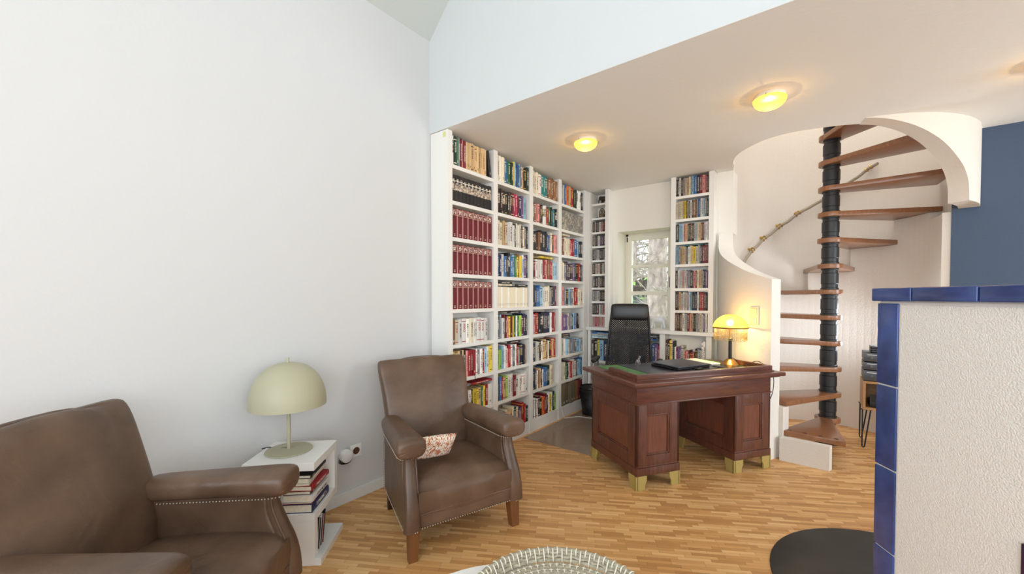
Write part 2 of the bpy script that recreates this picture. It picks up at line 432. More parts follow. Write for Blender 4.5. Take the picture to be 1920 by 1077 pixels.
# ------------------------------------------------------------------ outside: trees and ground
M_BARK = mat('grey_spruce_bark', rgb(186, 172, 164), rough=.95, vary=.45, vscale=14, detail=8, bump=1.0, bscale=30, aniso=(1, 1, .5))
M_TWIG = mat('pale_dead_twigs', rgb(176, 166, 156), rough=.95)
b = MB(); b.box(-16, 6, 5.9, 30, -.35, -.25); tag(struct(b.build('garden_ground', mat('lawn', rgb(96, 150, 60), rough=1, vary=.4, vscale=6))), 'green garden ground outside the window', 'ground')
def tree(loc, h, r, label, seed, nb):
    rnd = random.Random(seed); t = thing('garden_tree', label, 'tree', loc)
    b = MB(); pts = [(rnd.uniform(-.05, .05) * r + sin(i) * .05 * r, rnd.uniform(-.05, .05) * r, h * i / 12) for i in range(13)]
    b.tube(pts, [r * (1.15 - .5 * i / 12) for i in range(13)], 20); b.build('trunk', M_BARK, t, smooth=True, angle=180)
    for i in range(nb):
        b = MB(); z = rnd.uniform(.9, h * .9); a = rnd.uniform(0, 2*pi); L = rnd.uniform(.9, 1.7) ; p = Vector((0, 0, z)); d = Vector((cos(a), sin(a), rnd.uniform(-.1, .3))); P = [p]
        for s_ in range(7):
            d += Vector((rnd.uniform(-.25, .25), rnd.uniform(-.25, .25), rnd.uniform(-.28, .16))); d.normalize(); p = p + d * L / 7; P.append(p)
        b.tube(P, [.028 * (1 - .12 * q) for q in range(8)], 6)
        for q in range(2, 8):
            for _ in range(8):
                d2 = Vector((rnd.uniform(-1, 1), rnd.uniform(-1, 1), rnd.uniform(-.9, .5))).normalized(); e = P[q] + d2 * rnd.uniform(.15, .5)
                b.tube([P[q], (P[q] + e) / 2 + Vector((0, 0, rnd.uniform(-.05, .05))), e], [.011, .008, .003], 4)
        b.build('branch', M_TWIG, t)
tree((-2.30, 7.2, -.25), 6, .165, 'thick grey trunk standing just outside the small window', 3, 30)
tree((-4.3, 11.4, -.25), 7, .08, 'thinner bare tree further behind the thick trunk', 11, 34)
t = thing('garden_shed', 'small dark weathered shed roof beyond the tree trunk', 'shed', (-3.05, 9.2, -.25), radians(12))
b = MB(); b.box(-.9, .3, 0, 1.2, 0, 1.65); b.build('wall', mat('shed_boards', rgb(120, 124, 128), rough=.9, vary=.3, vscale=20), t)
b = MB(); b.prism([(-1.1, -.15, 1.65), (.35, -.15, 1.65), (.35, -.15, 1.8), (.1, -.15, 2.15), (-.5, -.15, 1.9)], (0, 1.5, 0)); b.build('roof', mat('dark_thatch', rgb(84, 72, 66), rough=1, vary=.5, vscale=20), t)
def leafy(name, loc, rad, n, label, colr, seed):
    rnd = random.Random(seed); b = MB()
    for _ in range(n):
        c = Vector((rnd.gauss(0, rad*.5), rnd.gauss(0, rad*.5), abs(rnd.gauss(0, rad*.6)))); u = Vector((rnd.uniform(-1,1), rnd.uniform(-1,1), rnd.uniform(-1,1))).normalized(); v = u.orthogonal().normalized()
        q = rnd.uniform(.04, .08)
        fs = b.bm.faces.new([b.bm.verts.new(c + w) for w in (u*q, v*q*.5, -u*q, -v*q*.5)])
    o = b.build(name, mat(name + '_leaf', colr, rough=.8, vary=.4, vscale=5), loc=loc); tag(o, label, 'bush'); return o
leafy('garden_bush', (-2.95, 8.2, .3), .75, 900, 'bright green bush low behind the thick tree trunk', rgb(140, 190, 90), 5)
leafy('garden_bush', (-1.75, 8.3, .2), .8, 900, 'bright green bush at the window edge beside the trunk', rgb(150, 200, 110), 6)

# ------------------------------------------------------------------ built-in shelving
XS = -2.271
SHELF_Z = [2.377, 2.097, 1.815, 1.533, 1.252, .974, .698, .415, .125]
UPR = [(2.152, 2.202), (2.696, 2.752), (3.24, 3.30), (3.79, 3.85), (4.377, 4.478)]
case = thing('bookcase', 'tall white built-in bookcase of four columns filled with books along the side wall', 'bookcase', (WX, 2.152, 0))
def at0(o, p=(WX, 2.152, 0)):
    o.location = (-p[0], -p[1], -p[2]); return o
for i, (a, c) in enumerate(UPR):
    b = MB(); b.box(WX + .002, XS, a, c, 0, ZC - .004, .0015); at0(b.build('end_panel' if i == 0 else 'upright', M_SHELF, case))
b = MB(); b.box(WX + .001, WX + .008, 2.2, 4.4, .05, ZC - .004); at0(b.build('back_panel', M_SHELF, case))
for i in range(4):
    y0, y1 = UPR[i][1], UPR[i + 1][0]
    for z in SHELF_Z:
        b = MB(); b.box(WX + .008, XS - .004, y0 + .0005, y1 - .0005, z - .03, z, .0015); at0(b.build('shelf', M_SHELF, case))
    b = MB(); b.box(WX + .03, XS - .006, y0 + .0005, y1 - .0005, 0, .094, .001); at0(b.build('plinth', M_SHELF, case))
b = MB(); b.box(XS - .05, XS - .02, 2.1505, 2.1522, 2.575, 2.612); at0(b.build('tape_patch', mat('yellow_tape', rgb(222, 222, 150), rough=.6), case))
M_RIB = mat('dark_ribbon', rgb(60, 62, 70), rough=.7)

# counter, lower cabinet and the two towers on the back wall
YF2 = 4.4936; CT = .986
cd = thing('disc_tower', 'narrow white shelf tower for music discs between bookcase and window', 'shelf', (-2.27, 4.5, CT))
cp = (-2.27, 4.5, CT)
b = MB(); b.box(-2.057, -2.012, 4.4936, BY - .001, CT, ZC - .004, .0015); at0(b.build('upright', M_SHELF, cd), cp)
b = MB(); b.box(-2.2705, -2.262, 4.479, 4.728, CT, ZC - .004, .001); at0(b.build('side_panel', M_SHELF, cd), cp)
CDZ = [2.49, 2.317, 2.143, 1.972, 1.80, 1.631, 1.463, 1.297, 1.131]
for z in CDZ:
    b = MB(); b.box(-2.262, -2.057, 4.565, 4.728, z - .024, z, .001); at0(b.build('shelf', M_SHELF, cd), cp)
dv = thing('disc_tower', 'tall white shelf tower of film cases between window and curved wall', 'shelf', (-1.09, 4.5, CT)); dp = (-1.09, 4.5, CT)
for a, c in ((-1.299, -1.25), (-.925, -.876)):
    b = MB(); b.box(a, c, YF2, BY - .001, CT, ZC - .004, .0015); at0(b.build('upright', M_SHELF, dv), dp)
DVZ = [2.418, 2.175, 1.933, 1.695, 1.441, 1.207]
for z in DVZ:
    b = MB(); b.box(-1.25, -.925, YF2 + .003, BY - .002, z - .028, z, .001); at0(b.build('shelf', M_SHELF, dv), dp)
b = MB(); b.box(-1.25, -.925, BY - .012, BY - .001, CT, ZC - .004); at0(b.build('back_panel', M_SHELF, dv), dp)
lo = thing('counter', 'white built-in low cabinet with a long counter top under the window', 'cabinet', (-1.55, 4.5, 0)); lp = (-1.55, 4.5, 0)
b = MB(); b.box(-2.27, -.845, 4.436, BY - .001, .949, CT, .002); at0(b.build('counter_top', M_SHELF, lo), lp)
for a, c in ((-2.262, -2.225), (-1.80, -1.75), (-1.399, -1.342), (-.933, -.88)):
    b = MB(); b.box(a, c, YF2 - .03, BY - .001, 0, .948, .0015); at0(b.build('upright', M_SHELF, lo), lp)
LOZ = .585
for a, c in ((-2.225, -1.80), (-1.75, -1.399), (-1.342, -.933)):
    for z in (LOZ, .1):
        b = MB(); b.box(a, c, YF2 - .026, BY - .002, z - .03, z, .001); at0(b.build('shelf', M_SHELF, lo), lp)

# ------------------------------------------------------------------ books and discs
PAL = dict(w=(238,236,230), c=(226,216,190), f=(214,180,132), a=(142,98,62), k=(32,31,36), d=(74,48,44), r=(160,36,42), m=(116,26,42), b=(58,104,158),
           n=(34,44,86), g=(58,112,72), t=(40,126,130), y=(230,200,62), o=(226,112,42), p=(228,150,146), v=(112,86,134), s=(128,130,138), l=(152,196,220),
           e=(158,202,84), h=(34,58,48), u=(112,102,82), i=(178,48,86), x=(196,188,176), q=(108,20,32))
CNAME = dict(w='white', c='cream', f='beige', a='tan brown', k='black', d='dark brown', r='red', m='maroon', b='blue', n='navy blue', g='green', t='teal', y='yellow',
             o='orange', p='salmon pink', v='purple', s='grey', l='pale blue', e='lime green', h='dark green', u='olive brown', i='magenta', x='light grey', q='dark red')
DARK = set('kdmnghvtubraisq')
ORD = ['zeroth','first','second','third','fourth','fifth','sixth','seventh','eighth','ninth','tenth','eleventh','twelfth','thirteenth','fourteenth','fifteenth','sixteenth',
       'seventeenth','eighteenth','nineteenth','twentieth','twenty-first','twenty-second','twenty-third','twenty-fourth','twenty-fifth','twenty-sixth','twenty-seventh','twenty-eighth','twenty-ninth','thirtieth']
SM = {}
def spine_mat(code, style):
    """style 0: long title, 1: short title and head band, 2: plain, 3 picture patch, 4 volume of a set, 5 small print"""
    key = (code, style)
    if key in SM: return SM[key]
    m = bpy.data.materials.new('spine_%s_%d' % (CNAME[code].replace(' ', '_'), style)); m.use_nodes = True; nt = m.node_tree; N = nt.nodes.new; L = nt.links.new
    b = nt.nodes['Principled BSDF']; b.inputs['Roughness'].default_value = .5 if style != 5 else .3
    uv = N('ShaderNodeUVMap'); sp = N('ShaderNodeSeparateXYZ'); L(uv.outputs[0], sp.inputs[0])
    oi = N('ShaderNodeObjectInfo')
    base = rgb(*PAL[code]); h = N('ShaderNodeHueSaturation'); h.inputs['Color'].default_value = base
    mr = N('ShaderNodeMapRange'); mr.inputs[3].default_value = .72 if style != 4 else .95; mr.inputs[4].default_value = 1.22 if style != 4 else 1.05; L(oi.outputs['Random'], mr.inputs[0]); L(mr.outputs[0], h.inputs['Value'])
    ink = rgb(236, 228, 210) if code in DARK else rgb(40, 36, 44)
    if code in 'kr' and style == 1: ink = rgb(226, 190, 90)
    if code in 'wc' and style == 1: ink = rgb(170, 40, 40)
    def mt(op, a, bb=None):
        n = N('ShaderNodeMath'); n.operation = op
        for i, v in enumerate((a, bb)):
            if v is None: continue
            if isinstance(v, (int, float)): n.inputs[i].default_value = v
            else: L(v, n.inputs[i])
        return n.outputs[0]
    def band(s, a, c): return mt('MULTIPLY', mt('GREATER_THAN', s, a), mt('LESS_THAN', s, c))
    U, V = sp.outputs[0], sp.outputs[1]
    vv = mt('ADD', V, mt('MULTIPLY', oi.outputs['Random'], 37.0))
    cb = N('ShaderNodeCombineXYZ'); L(mt('MULTIPLY', U, 3.0), cb.inputs[0]); L(mt('MULTIPLY', vv, 42.0), cb.inputs[1])
    nz = N('ShaderNodeTexNoise'); nz.inputs['Scale'].default_value = 1.0; nz.inputs['Detail'].default_value = 1.0; L(cb.outputs[0], nz.inputs['Vector'])
    txt = mt('GREATER_THAN', nz.outputs['Fac'], .5)
    lim = {0: (.22, .82, .3, .72), 1: (.45, .8, .22, .78), 2: (.1, .2, .3, .7), 3: (.6, .85, .25, .75), 4: (.80, .93, .2, .8), 5: (.15, .9, .3, .7)}[style]
    msk = mt('MULTIPLY', txt, mt('MULTIPLY', band(V, lim[0], lim[1]), band(U, lim[2], lim[3])))
    mx = N('ShaderNodeMixRGB'); L(msk, mx.inputs[0]); L(h.outputs[0], mx.inputs[1]); mx.inputs[2].default_value = ink
    out = mx.outputs[0]
    def over(fac, col, prev):
        q = N('ShaderNodeMixRGB'); L(fac, q.inputs[0]); L(prev, q.inputs[1])
        if isinstance(col, tuple): q.inputs[2].default_value = col
        else: L(col, q.inputs[2])
        return q.outputs[0]
    if style == 1: out = over(band(V, .87, .9), ink, out); out = over(band(V, .06, .09), ink, out)
    if style == 3:
        pc = N('ShaderNodeCombineXYZ'); L(mt('MULTIPLY', U, 1.5), pc.inputs[0]); L(mt('MULTIPLY', vv, 9.0), pc.inputs[1])
        pn = N('ShaderNodeTexNoise'); pn.inputs['Detail'].default_value = 4; pn.inputs['Scale'].default_value = 1.3; L(pc.outputs[0], pn.inputs['Vector'])
        cr = N('ShaderNodeValToRGB'); cr.color_ramp.elements[0].position = .35; cr.color_ramp.elements[0].color = rgb(70, 58, 60); cr.color_ramp.elements[1].position = .62; cr.color_ramp.elements[1].color = rgb(226, 208, 186)
        L(pn.outputs['Fac'], cr.inputs[0]); out = over(band(V, .42, .68), cr.outputs[0], out); out = over(band(V, .76, .79), ink, out)
    if style == 4:
        out = over(band(V, .76, .775), rgb(206, 180, 150), out); out = over(band(V, .95, .965), rgb(206, 180, 150), out)
        out = over(mt('MULTIPLY', band(V, .055, .075), band(U, .35, .65)), rgb(230, 214, 190), out); out = over(mt('MULTIPLY', band(V, .11, .125), band(U, .35, .65)), rgb(230, 214, 190), out)
        out = over(band(V, .70, .715), rgb(60, 14, 22), out)
        out = over(mt('MAXIMUM', mt('LESS_THAN', U, .10), mt('GREATER_THAN', U, .90)), rgb(188, 132, 130), out)
    if style == 5:
        pn = N('ShaderNodeTexNoise'); pn.inputs['Scale'].default_value = 1.0; pn.inputs['Detail'].default_value = 2
        pc = N('ShaderNodeCombineXYZ'); L(mt('MULTIPLY', U, .6), pc.inputs[0]); L(mt('MULTIPLY', vv, 5.0), pc.inputs[1]); L(pc.outputs[0], pn.inputs['Vector'])
        q = N('ShaderNodeMixRGB'); q.blend_type = 'MULTIPLY'; q.inputs[0].default_value = .55; L(out, q.inputs[1]); L(pn.outputs['Color'], q.inputs[2]); out = q.outputs[0]
    L(out, b.inputs['Base Color']); SM[key] = m
    return m
M_PAGE = mat('book_pages', rgb(226, 216, 196), rough=.9, vary=.12, vscale=40, aniso=(20, 1, 1))
M_CASE = mat('clear_case_plastic', rgb(60, 60, 64), rough=.25)

def book_geo(tmp_mb, t, d, h, disc=False, M=None):
    """spine at y=0 facing -y, thickness along x, height z; material 0 cover, 1 pages"""
    bm = bmesh.new(); uvl = bm.loops.layers.uv.new('UVMap')
    def bx(x0, x1, y0, y1, z0, z1, mi):
        v = [bm.verts.new(p) for p in ((x0,y0,z0),(x1,y0,z0),(x1,y1,z0),(x0,y1,z0),(x0,y0,z1),(x1,y0,z1),(x1,y1,z1),(x0,y1,z1))]
        for q in ((0,3,2,1),(4,5,6,7),(0,1,5,4),(1,2,6,5),(2,3,7,6),(3,0,4,7)):
            f = bm.faces.new([v[i] for i in q]); f.material_index = mi
    if disc:
        bx(0, t, 0, d, 0, h, 0)
    else:
        c = min(.003, t * .14); r = min(.004, t * .2)
        # rounded spine and two boards as one U-shaped profile
        prof = [(0, d), (0, r), (t*.12, r*.35), (t*.35, 0), (t*.65, 0), (t*.88, r*.35), (t, r), (t, d), (t - c, d), (t - c, r + c), (c, r + c), (c, d)]
        lo_ = [bm.verts.new((x, y, 0)) for x, y in prof]; hi = [bm.verts.new((x, y, h)) for x, y in prof]
        n = len(prof)
        for i in range(n):
            j = (i + 1) % n; bm.faces.new((lo_[i], lo_[j], hi[j], hi[i]))
        for V_, fl in ((hi, 1), (lo_, 0)):
            q = [(0, 1, 10, 11), (6, 7, 8, 9), (1, 2, 3, 4, 5, 6, 9, 10)]
            for s_ in q:
                vs = [V_[i] for i in s_]; bm.faces.new(vs if fl else vs[::-1])
        bx(c, t - c, r + c, d - .003, .003, h - .003, 1)
    for f in bm.faces:
        for l in f.loops: l[uvl].uv = (l.vert.co.x / t, l.vert.co.z / h)
    if M is not None: bm.transform(M)
    return bm
BOOKS = []   # (score, kind, t, d, h, code, style, matrix, label, group)
def put(kind, t, d, h, code, style, M, label, group):
    p = M @ Vector((t/2, 0, h/2)); dist2 = p.x**2 + p.y**2 + (p.z - 1.35)**2
    BOOKS.append((t * h / dist2, kind, t, d, h, code, style, M, label, group))
def shelf_row(codes, origin, length, zmax, axis, kind, label_fn, group, hb=.8, hj=.1, fill=1.0, style=None, depth=.13, lean_last=False, start=0.0, seed=0, set_t=None, dmax=None):
    """stand a row of books: origin is the front left corner of the shelf"""
    rnd = random.Random(seed); n = len(codes)
    w = [1.0 if set_t else rnd.uniform(.55, 1.5) for _ in codes]; tot = sum(w); use = length * (fill - start) - .004
    if lean_last: use -= .045
    x = length * start + .002; rot = radians(90) if axis == 'y' else 0
    for i, (ch, wi) in enumerate(zip(codes, w)):
        t = use * wi / tot
        h = zmax * min(.95, max(.5, (hb + rnd.uniform(-hj, hj)))); tt = t - .0012
        d = depth * rnd.uniform(.9, 1.05) if not set_t else depth
        if dmax: d = min(d, dmax)
        set_back = rnd.uniform(.0, .012) if not set_t else .004
        st = style if style is not None else rnd.choice((0, 0, 1, 1, 2, 0, 3 if ch in 'kdw' else 0))
        M = Matrix.Translation(origin) @ Matrix.Rotation(rot, 4, 'Z') @ Matrix.Translation((x, set_back, .0005))
        if lean_last and i == n - 1:
            M = M @ Matrix.Translation((.036, 0, 0)) @ Matrix.Rotation(-radians(9), 4, 'Y') @ Matrix.Translation((0, 0, .0025))
        put(kind, tt, d, h, ch, st, M, label_fn(ch, i + 1), group); x += t
def flat_row(codes, origin, length, z, axis, kind, label_fn, group, start, lens, depth=.14, th=(.018, .03), seed=0, style=0):
    """books lying flat in a pile, spine outwards"""
    rnd = random.Random(seed); rot = radians(90) if axis == 'y' else 0; zz = z
    for i, ch in enumerate(codes):
        t = rnd.uniform(*th); ln = lens if isinstance(lens, float) else lens[i]
        M = Matrix.Translation((origin[0], origin[1], 0)) @ Matrix.Rotation(rot, 4, 'Z') @ Matrix.Translation((start * length + rnd.uniform(0, .008), rnd.uniform(.002, .01), zz)) @ Matrix.Rotation(radians(90), 4, 'Y') @ Matrix.Translation((-t, 0, 0))
        put(kind, t, depth, ln, ch, style, M, label_fn(ch, i + 1), group); zz += t + .0008
    return zz
ROWN = ['top', 'second', 'third', 'fourth', 'fifth', 'sixth', 'seventh', 'eighth', 'bottom']
COLN = ['first', 'second', 'third', 'fourth']
ROWS = {
 (0,0): ('whgsmpmfffffffffffk', .90, .02, 1.0), (0,1): ('kkkkkkkkkkk', .82, .01, .97),
 (0,2): ('qqqqqqqq', .90, 0, .985), (0,3): ('qqqqqqqq', .90, 0, .985), (0,4): ('qqqqqqqq', .90, 0, .985),
 (0,5): ('acwwwcwwwww', .80, .02, .86), (0,6): ('ycfkfkprrrwswrlwyy', .86, .05, .99), (0,7): ('kwtcrwkyyfgyrw', .66, .05, .99),
 (1,0): ('cwcbtghylsblsfkh', .90, .05, 1.0), (1,1): ('sdkdkkkdkmiimnvl', .84, .05, .92), (1,2): ('ccfcwwwkcwckcsk', .84, .06, .97),
 (1,3): ('bnwbkkblgyaylwvk', .80, .1, .98), (1,4): ('cccwccccwcccccwcccccwccc', .74, .012, .97), (1,5): ('sslwmdpymygwgemnk', .80, .07, .96),
 (1,6): ('eelwwprowskwrrsknka', .78, .09, .92), (1,7): ('hbrfewwwmmwwwww', .80, .08, .96), (1,8): ('mdscffchcnvrrk', .68, .1, .98),
 (2,0): ('cccwtttaaaaaaa', .88, .04, .99), (2,1): ('dappdkwwrgkktkk', .78, .07, .98), (2,2): ('ckdakknknbxckpp', .78, .07, .98),
 (2,3): ('kmwwwrrparrwll', .76, .06, .97), (2,4): ('knbblwwccsknm', .82, .06, .97), (2,5): ('lprrkkknknwrr', .84, .05, .9),
 (2,6): ('nksxwkwwffkfwkrfr', .78, .07, .9), (2,7): ('knkswafdwbbhhccf', .78, .07, .8), (2,8): ('kwswdkommkwyywhe', .74, .08, .95),
 (3,0): ('ksxboofrrhhwwwk', .88, .04, .98), (3,2): ('macccprrbblkks', .76, .07, .99),
 (3,3): ('ccsdnkdvnkrks', .80, .05, .98), (3,4): ('kpsklswrrwc', .78, .06, .98), (3,5): ('pvvvxsnlbsk', .74, .05, .86),
 (3,6): ('wxwwlcssslllx', .66, .07, .98), (3,7): ('wxcghwprwwsllb', .76, .08, .97), (3,8): ('uuuuuuamm', .9, .03, .99)}
HSTY = {(0,1): 3, (0,2): 4, (0,3): 4, (0,4): 4, (1,4): 2, (3,8): 2}
for (c, r), (codes, hb, hj, fill) in ROWS.items():
    y0, y1 = UPR[c][1], UPR[c + 1][0]; z = SHELF_Z[r]; top = (SHELF_Z[r-1] - .03) if r else ZC - .01
    noun = 'volume' if (c, r) in ((0,2),(0,3),(0,4)) else 'book'
    def lf(ch, i, c=c, r=r, noun=noun): return '%s %s, %s from left on the %s shelf, %s bookcase column' % (CNAME[ch], noun, ORD[i], ROWN[r], COLN[c])
    shelf_row(codes, (XS - .006, y0, z), y1 - y0, top - z, 'y', 'book', lf, 'books on the %s shelf of the %s bookcase column' % (ROWN[r], COLN[c]),
              hb=hb, hj=hj, fill=fill, style=HSTY.get((c, r)), depth=.14, lean_last=((c, r) in ((0,0), (3,5))), seed=c * 17 + r, set_t=((c, r) in ((0,1),(0,2),(0,3),(0,4),(1,4))), dmax=.165)
def lay(c, r, codes, zf, start, lens):
    y0, y1 = UPR[c][1], UPR[c + 1][0]; z = SHELF_Z[r]; top = SHELF_Z[r-1] - .03
    def lf(ch, i): return '%s book lying flat over the row, %s shelf, %s bookcase column' % (CNAME[ch], ROWN[r], COLN[c])
    flat_row(codes, (XS - .008, y0), y1 - y0, z + (top - z) * zf, 'y', 'book', lf, 'books lying flat over the rows', start, lens, seed=c + r * 3, th=(.016, .022))
lay(0, 7, 'r', .80, .45, .26); lay(0, 7, 's', .80, .05, .17)
lay(1, 4, 'ck', .79, .04, .20); lay(1, 4, 'k', .79, .55, .2)
lay(1, 5, 'k', .90, .3, .21); lay(1, 6, 'k', .89, .3, .2)
lay(2, 3, 'y', .86, .3, .24); lay(3, 6, 'kd', .80, .02, .2); lay(3, 7, 'sx', .86, .4, .2); lay(3, 2, 'c', .86, .08, .15)
# lower cabinet
def lfl(ch, i): return '%s book, %s from left in the low cabinet beside the bookcase' % (CNAME[ch], ORD[i])
shelf_row('dhylnnk', (-2.222, YF2 - .018, LOZ), .30, .26, 'x', 'book', lfl, 'books in the low cabinet beside the bookcase', hb=.93, hj=.02, depth=.12, seed=71)
flat_row('wlxb', (-2.222, YF2 - .018), .42, LOZ + .268, 'x', 'book', lambda ch, i: '%s large book lying flat under the counter beside the bookcase' % CNAME[ch], 'large books lying flat under the counter', .0, .30, depth=.12, th=(.012, .022), seed=72)
def lfm(ch, i): return '%s book, %s from left in the middle part of the low cabinet' % (CNAME[ch], ORD[i])
shelf_row('kgdhkkwxbbvi', (-1.748, YF2 - .018, LOZ), .345, .26, 'x', 'book', lfm, 'books in the middle of the low cabinet', hb=.88, hj=.08, depth=.12, seed=73)
flat_row('bks', (-1.748, YF2 - .018), .345, LOZ + .275, 'x', 'book', lambda ch, i: '%s book lying flat below the counter behind the office chair' % CNAME[ch], 'books lying flat behind the office chair', .25, .22, depth=.12, th=(.015, .022), seed=74)
def lfr(ch, i): return '%s book, %s from left in the low cabinet beside the curved wall' % (CNAME[ch], ORD[i])
for n_, (codes, st, en, hb) in enumerate((('dddywk', 0, .22, .80), ('wmvvx', .22, .46, .64), ('wrppd', .46, .62, .52), ('rrpd', .62, .74, .44), ('kslx', .74, .89, .58), ('ww', .89, .99, .82))):
    off = sum((6, 5, 5, 4, 4, 2)[:n_])
    shelf_row(codes, (-1.340, YF2 - .018, LOZ), .405, .36, 'x', 'book', lambda ch, i, off=off: lfr(ch, i + off), 'books in the low cabinet beside the curved wall', hb=hb + .01, hj=.03, fill=en, start=st, depth=.12, seed=80 + n_)
# film cases, right tower
rnd = random.Random(5)
DV = ['kkwdxxfcslbbkmmppmd', 'ccccyykxdwkadfbbwwlsh', 'khsllwpffdkakxlxcfadxww', 'lsffckwcfycxskmmm', 'dwwxpwxbskdpmcfxdnv', 'kdfxwxxvwlhknnwdrrdk', 'adkawwxmpfdkxscwvww']
for r in range(7):
    z = (DVZ + [CT])[r]; top = ([ZC - .004] + [q - .028 for q in DVZ])[r]; codes = DV[r]
    def lf(ch, i, r=r): return '%s film case, %s from left, %s shelf of the tower beside curved wall' % (CNAME[ch], ORD[i], ('top', 'second', 'third', 'fourth', 'fifth', 'sixth', 'bottom')[r])
    shelf_row(codes, (-1.249, YF2 + .004, z), .323, .205, 'x', 'disc_case', lf, 'film cases in the tower right of the window', hb=.91, hj=.035, depth=.103, seed=100 + r, style=5, fill=.99)
for r, (st, ln) in enumerate([(0,0), (0,0), (0,0), (.25, .2), (0,0), (.4, .2), (.35, .2)]):
    if ln:
        z = (DVZ + [CT])[r]
        flat_row('twwwwww'[r-3:r-2], (-1.249, YF2 + .004), .323, z + .196, 'x', 'disc_case', lambda ch, i, r=r: '%s film case lying flat over the %s shelf of the tower' % (CNAME[ch], ('', '', '', 'fourth', '', 'sixth', 'bottom')[r]), 'film cases lying flat', st, .19, depth=.11, th=(.006, .0085), seed=120 + r)
# music discs, left tower
CDC = ['dxkdkwkpdpd', 'uxkswkvksk', 'ksxwwkdksxd', 'dxpcxdwxk', 'sdkxddksk', 'sxwkdkdk', 'dkdwxpk', 'xpippxpxd']
for r in range(8):
    z = (CDZ[2:] + [CT])[r]
    def lf(ch, i, r=r): return '%s music case, %s from left, %s shelf of the narrow disc tower' % (CNAME[ch], ORD[i], ORD[r + 3])
    shelf_row(CDC[r], (-2.261, 4.578, z), .203, .142, 'x', 'disc_case', lf, 'music cases in the narrow tower', hb=.88, hj=.01, depth=.12, seed=140 + r, style=5, fill=.98, set_t=False)
# ---- link them: books past 300 of their kind go into one object
def emit_books():
    bk = sorted([q for q in BOOKS if q[1] == 'book'], key=lambda q: -q[0]); dc = sorted([q for q in BOOKS if q[1] == 'disc_case'], key=lambda q: -q[0])
    keep = bk[:288] + dc[:295]; rest = bk[288:] + dc[295:]
    for (_, kind, t, d, h, code, st, M, label, group) in keep:
        bm = book_geo(None, t, d, h, kind == 'disc_case')
        me = bpy.data.meshes.new(kind); bm.to_mesh(me); bm.free()
        me.materials.append(spine_mat(code, st)); me.materials.append(M_PAGE)
        o = bpy.data.objects.new(kind, me); COL.objects.link(o); o.matrix_world = M; tag(o, label, 'book' if kind == 'book' else 'case', group)
    big = bmesh.new(); mats = []
    tmpm = bpy.data.meshes.new('tmp')
    for (_, kind, t, d, h, code, st, M, label, group) in rest:
        bm = book_geo(None, t, d, h, kind == 'disc_case', M); m = spine_mat(code, st)
        if m not in mats: mats.append(m)
        mi = mats.index(m)
        for f in bm.faces: f.material_index = 200 if f.material_index == 1 else mi
        bm.to_mesh(tmpm); bm.free(); big.from_mesh(tmpm)
    mats.append(M_PAGE)
    for f in big.faces:
        if f.material_index >= 200: f.material_index = len(mats) - 1
    me = bpy.data.meshes.new('book'); big.to_mesh(me); big.free()
    for m in mats: me.materials.append(m)
    o = bpy.data.objects.new('books', me); COL.objects.link(o); tag(o, 'remaining smaller books standing between the others in the far bookcase columns and cabinet', 'books', kind='stuff')
emit_books()
# patterned grey storage box on the second shelf of the last column
b = MB(); b.box(XS - .16, XS - .014, 3.862, 4.37, SHELF_Z[1] + .001, SHELF_Z[1] + .215, .003)
def marbled():
    m = mat('marbled_paper', rgb(150, 150, 146), rough=.7)
    nt = m.node_tree; n = nt.nodes.new('ShaderNodeTexNoise'); n.inputs['Scale'].default_value = 24; n.inputs['Detail'].default_value = 6; n.inputs['Distortion'].default_value = 1.2
    r = nt.nodes.new('ShaderNodeValToRGB'); e = r.color_ramp.elements; e[0].position = .35; e[0].color = rgb(110, 118, 126); e[1].position = .65; e[1].color = rgb(196, 190, 172); k = e.new(.5); k.color = rgb(150, 142, 128)
    tc = nt.nodes.new('ShaderNodeTexCoord'); nt.links.new(tc.outputs['Object'], n.inputs['Vector']); nt.links.new(n.outputs['Fac'], r.inputs[0]); nt.links.new(r.outputs[0], nt.nodes['Principled BSDF'].inputs['Base Color'])
    return m
tag(b.build('storage_box', marbled()), 'wide box in grey marbled paper on the second shelf of the last column', 'box')
# ribbons hanging out of books
for i, (y, z, lb) in enumerate(((2.79 + .30, SHELF_Z[8], 'dark ribbon hanging over the bottom shelf edge behind the armchair'), (2.45, SHELF_Z[6], 'thin dark ribbon hanging over the seventh shelf edge, first column'))):
    b = MB(); b.tube([(XS - .03, y, z + .008), (XS + .001, y, z + .007), (XS + .004, y + .002, z - .02), (XS + .003, y + .004, z - .06)], .0025, 5)
    tag(b.build('bookmark_ribbon', M_RIB), lb, 'ribbon')

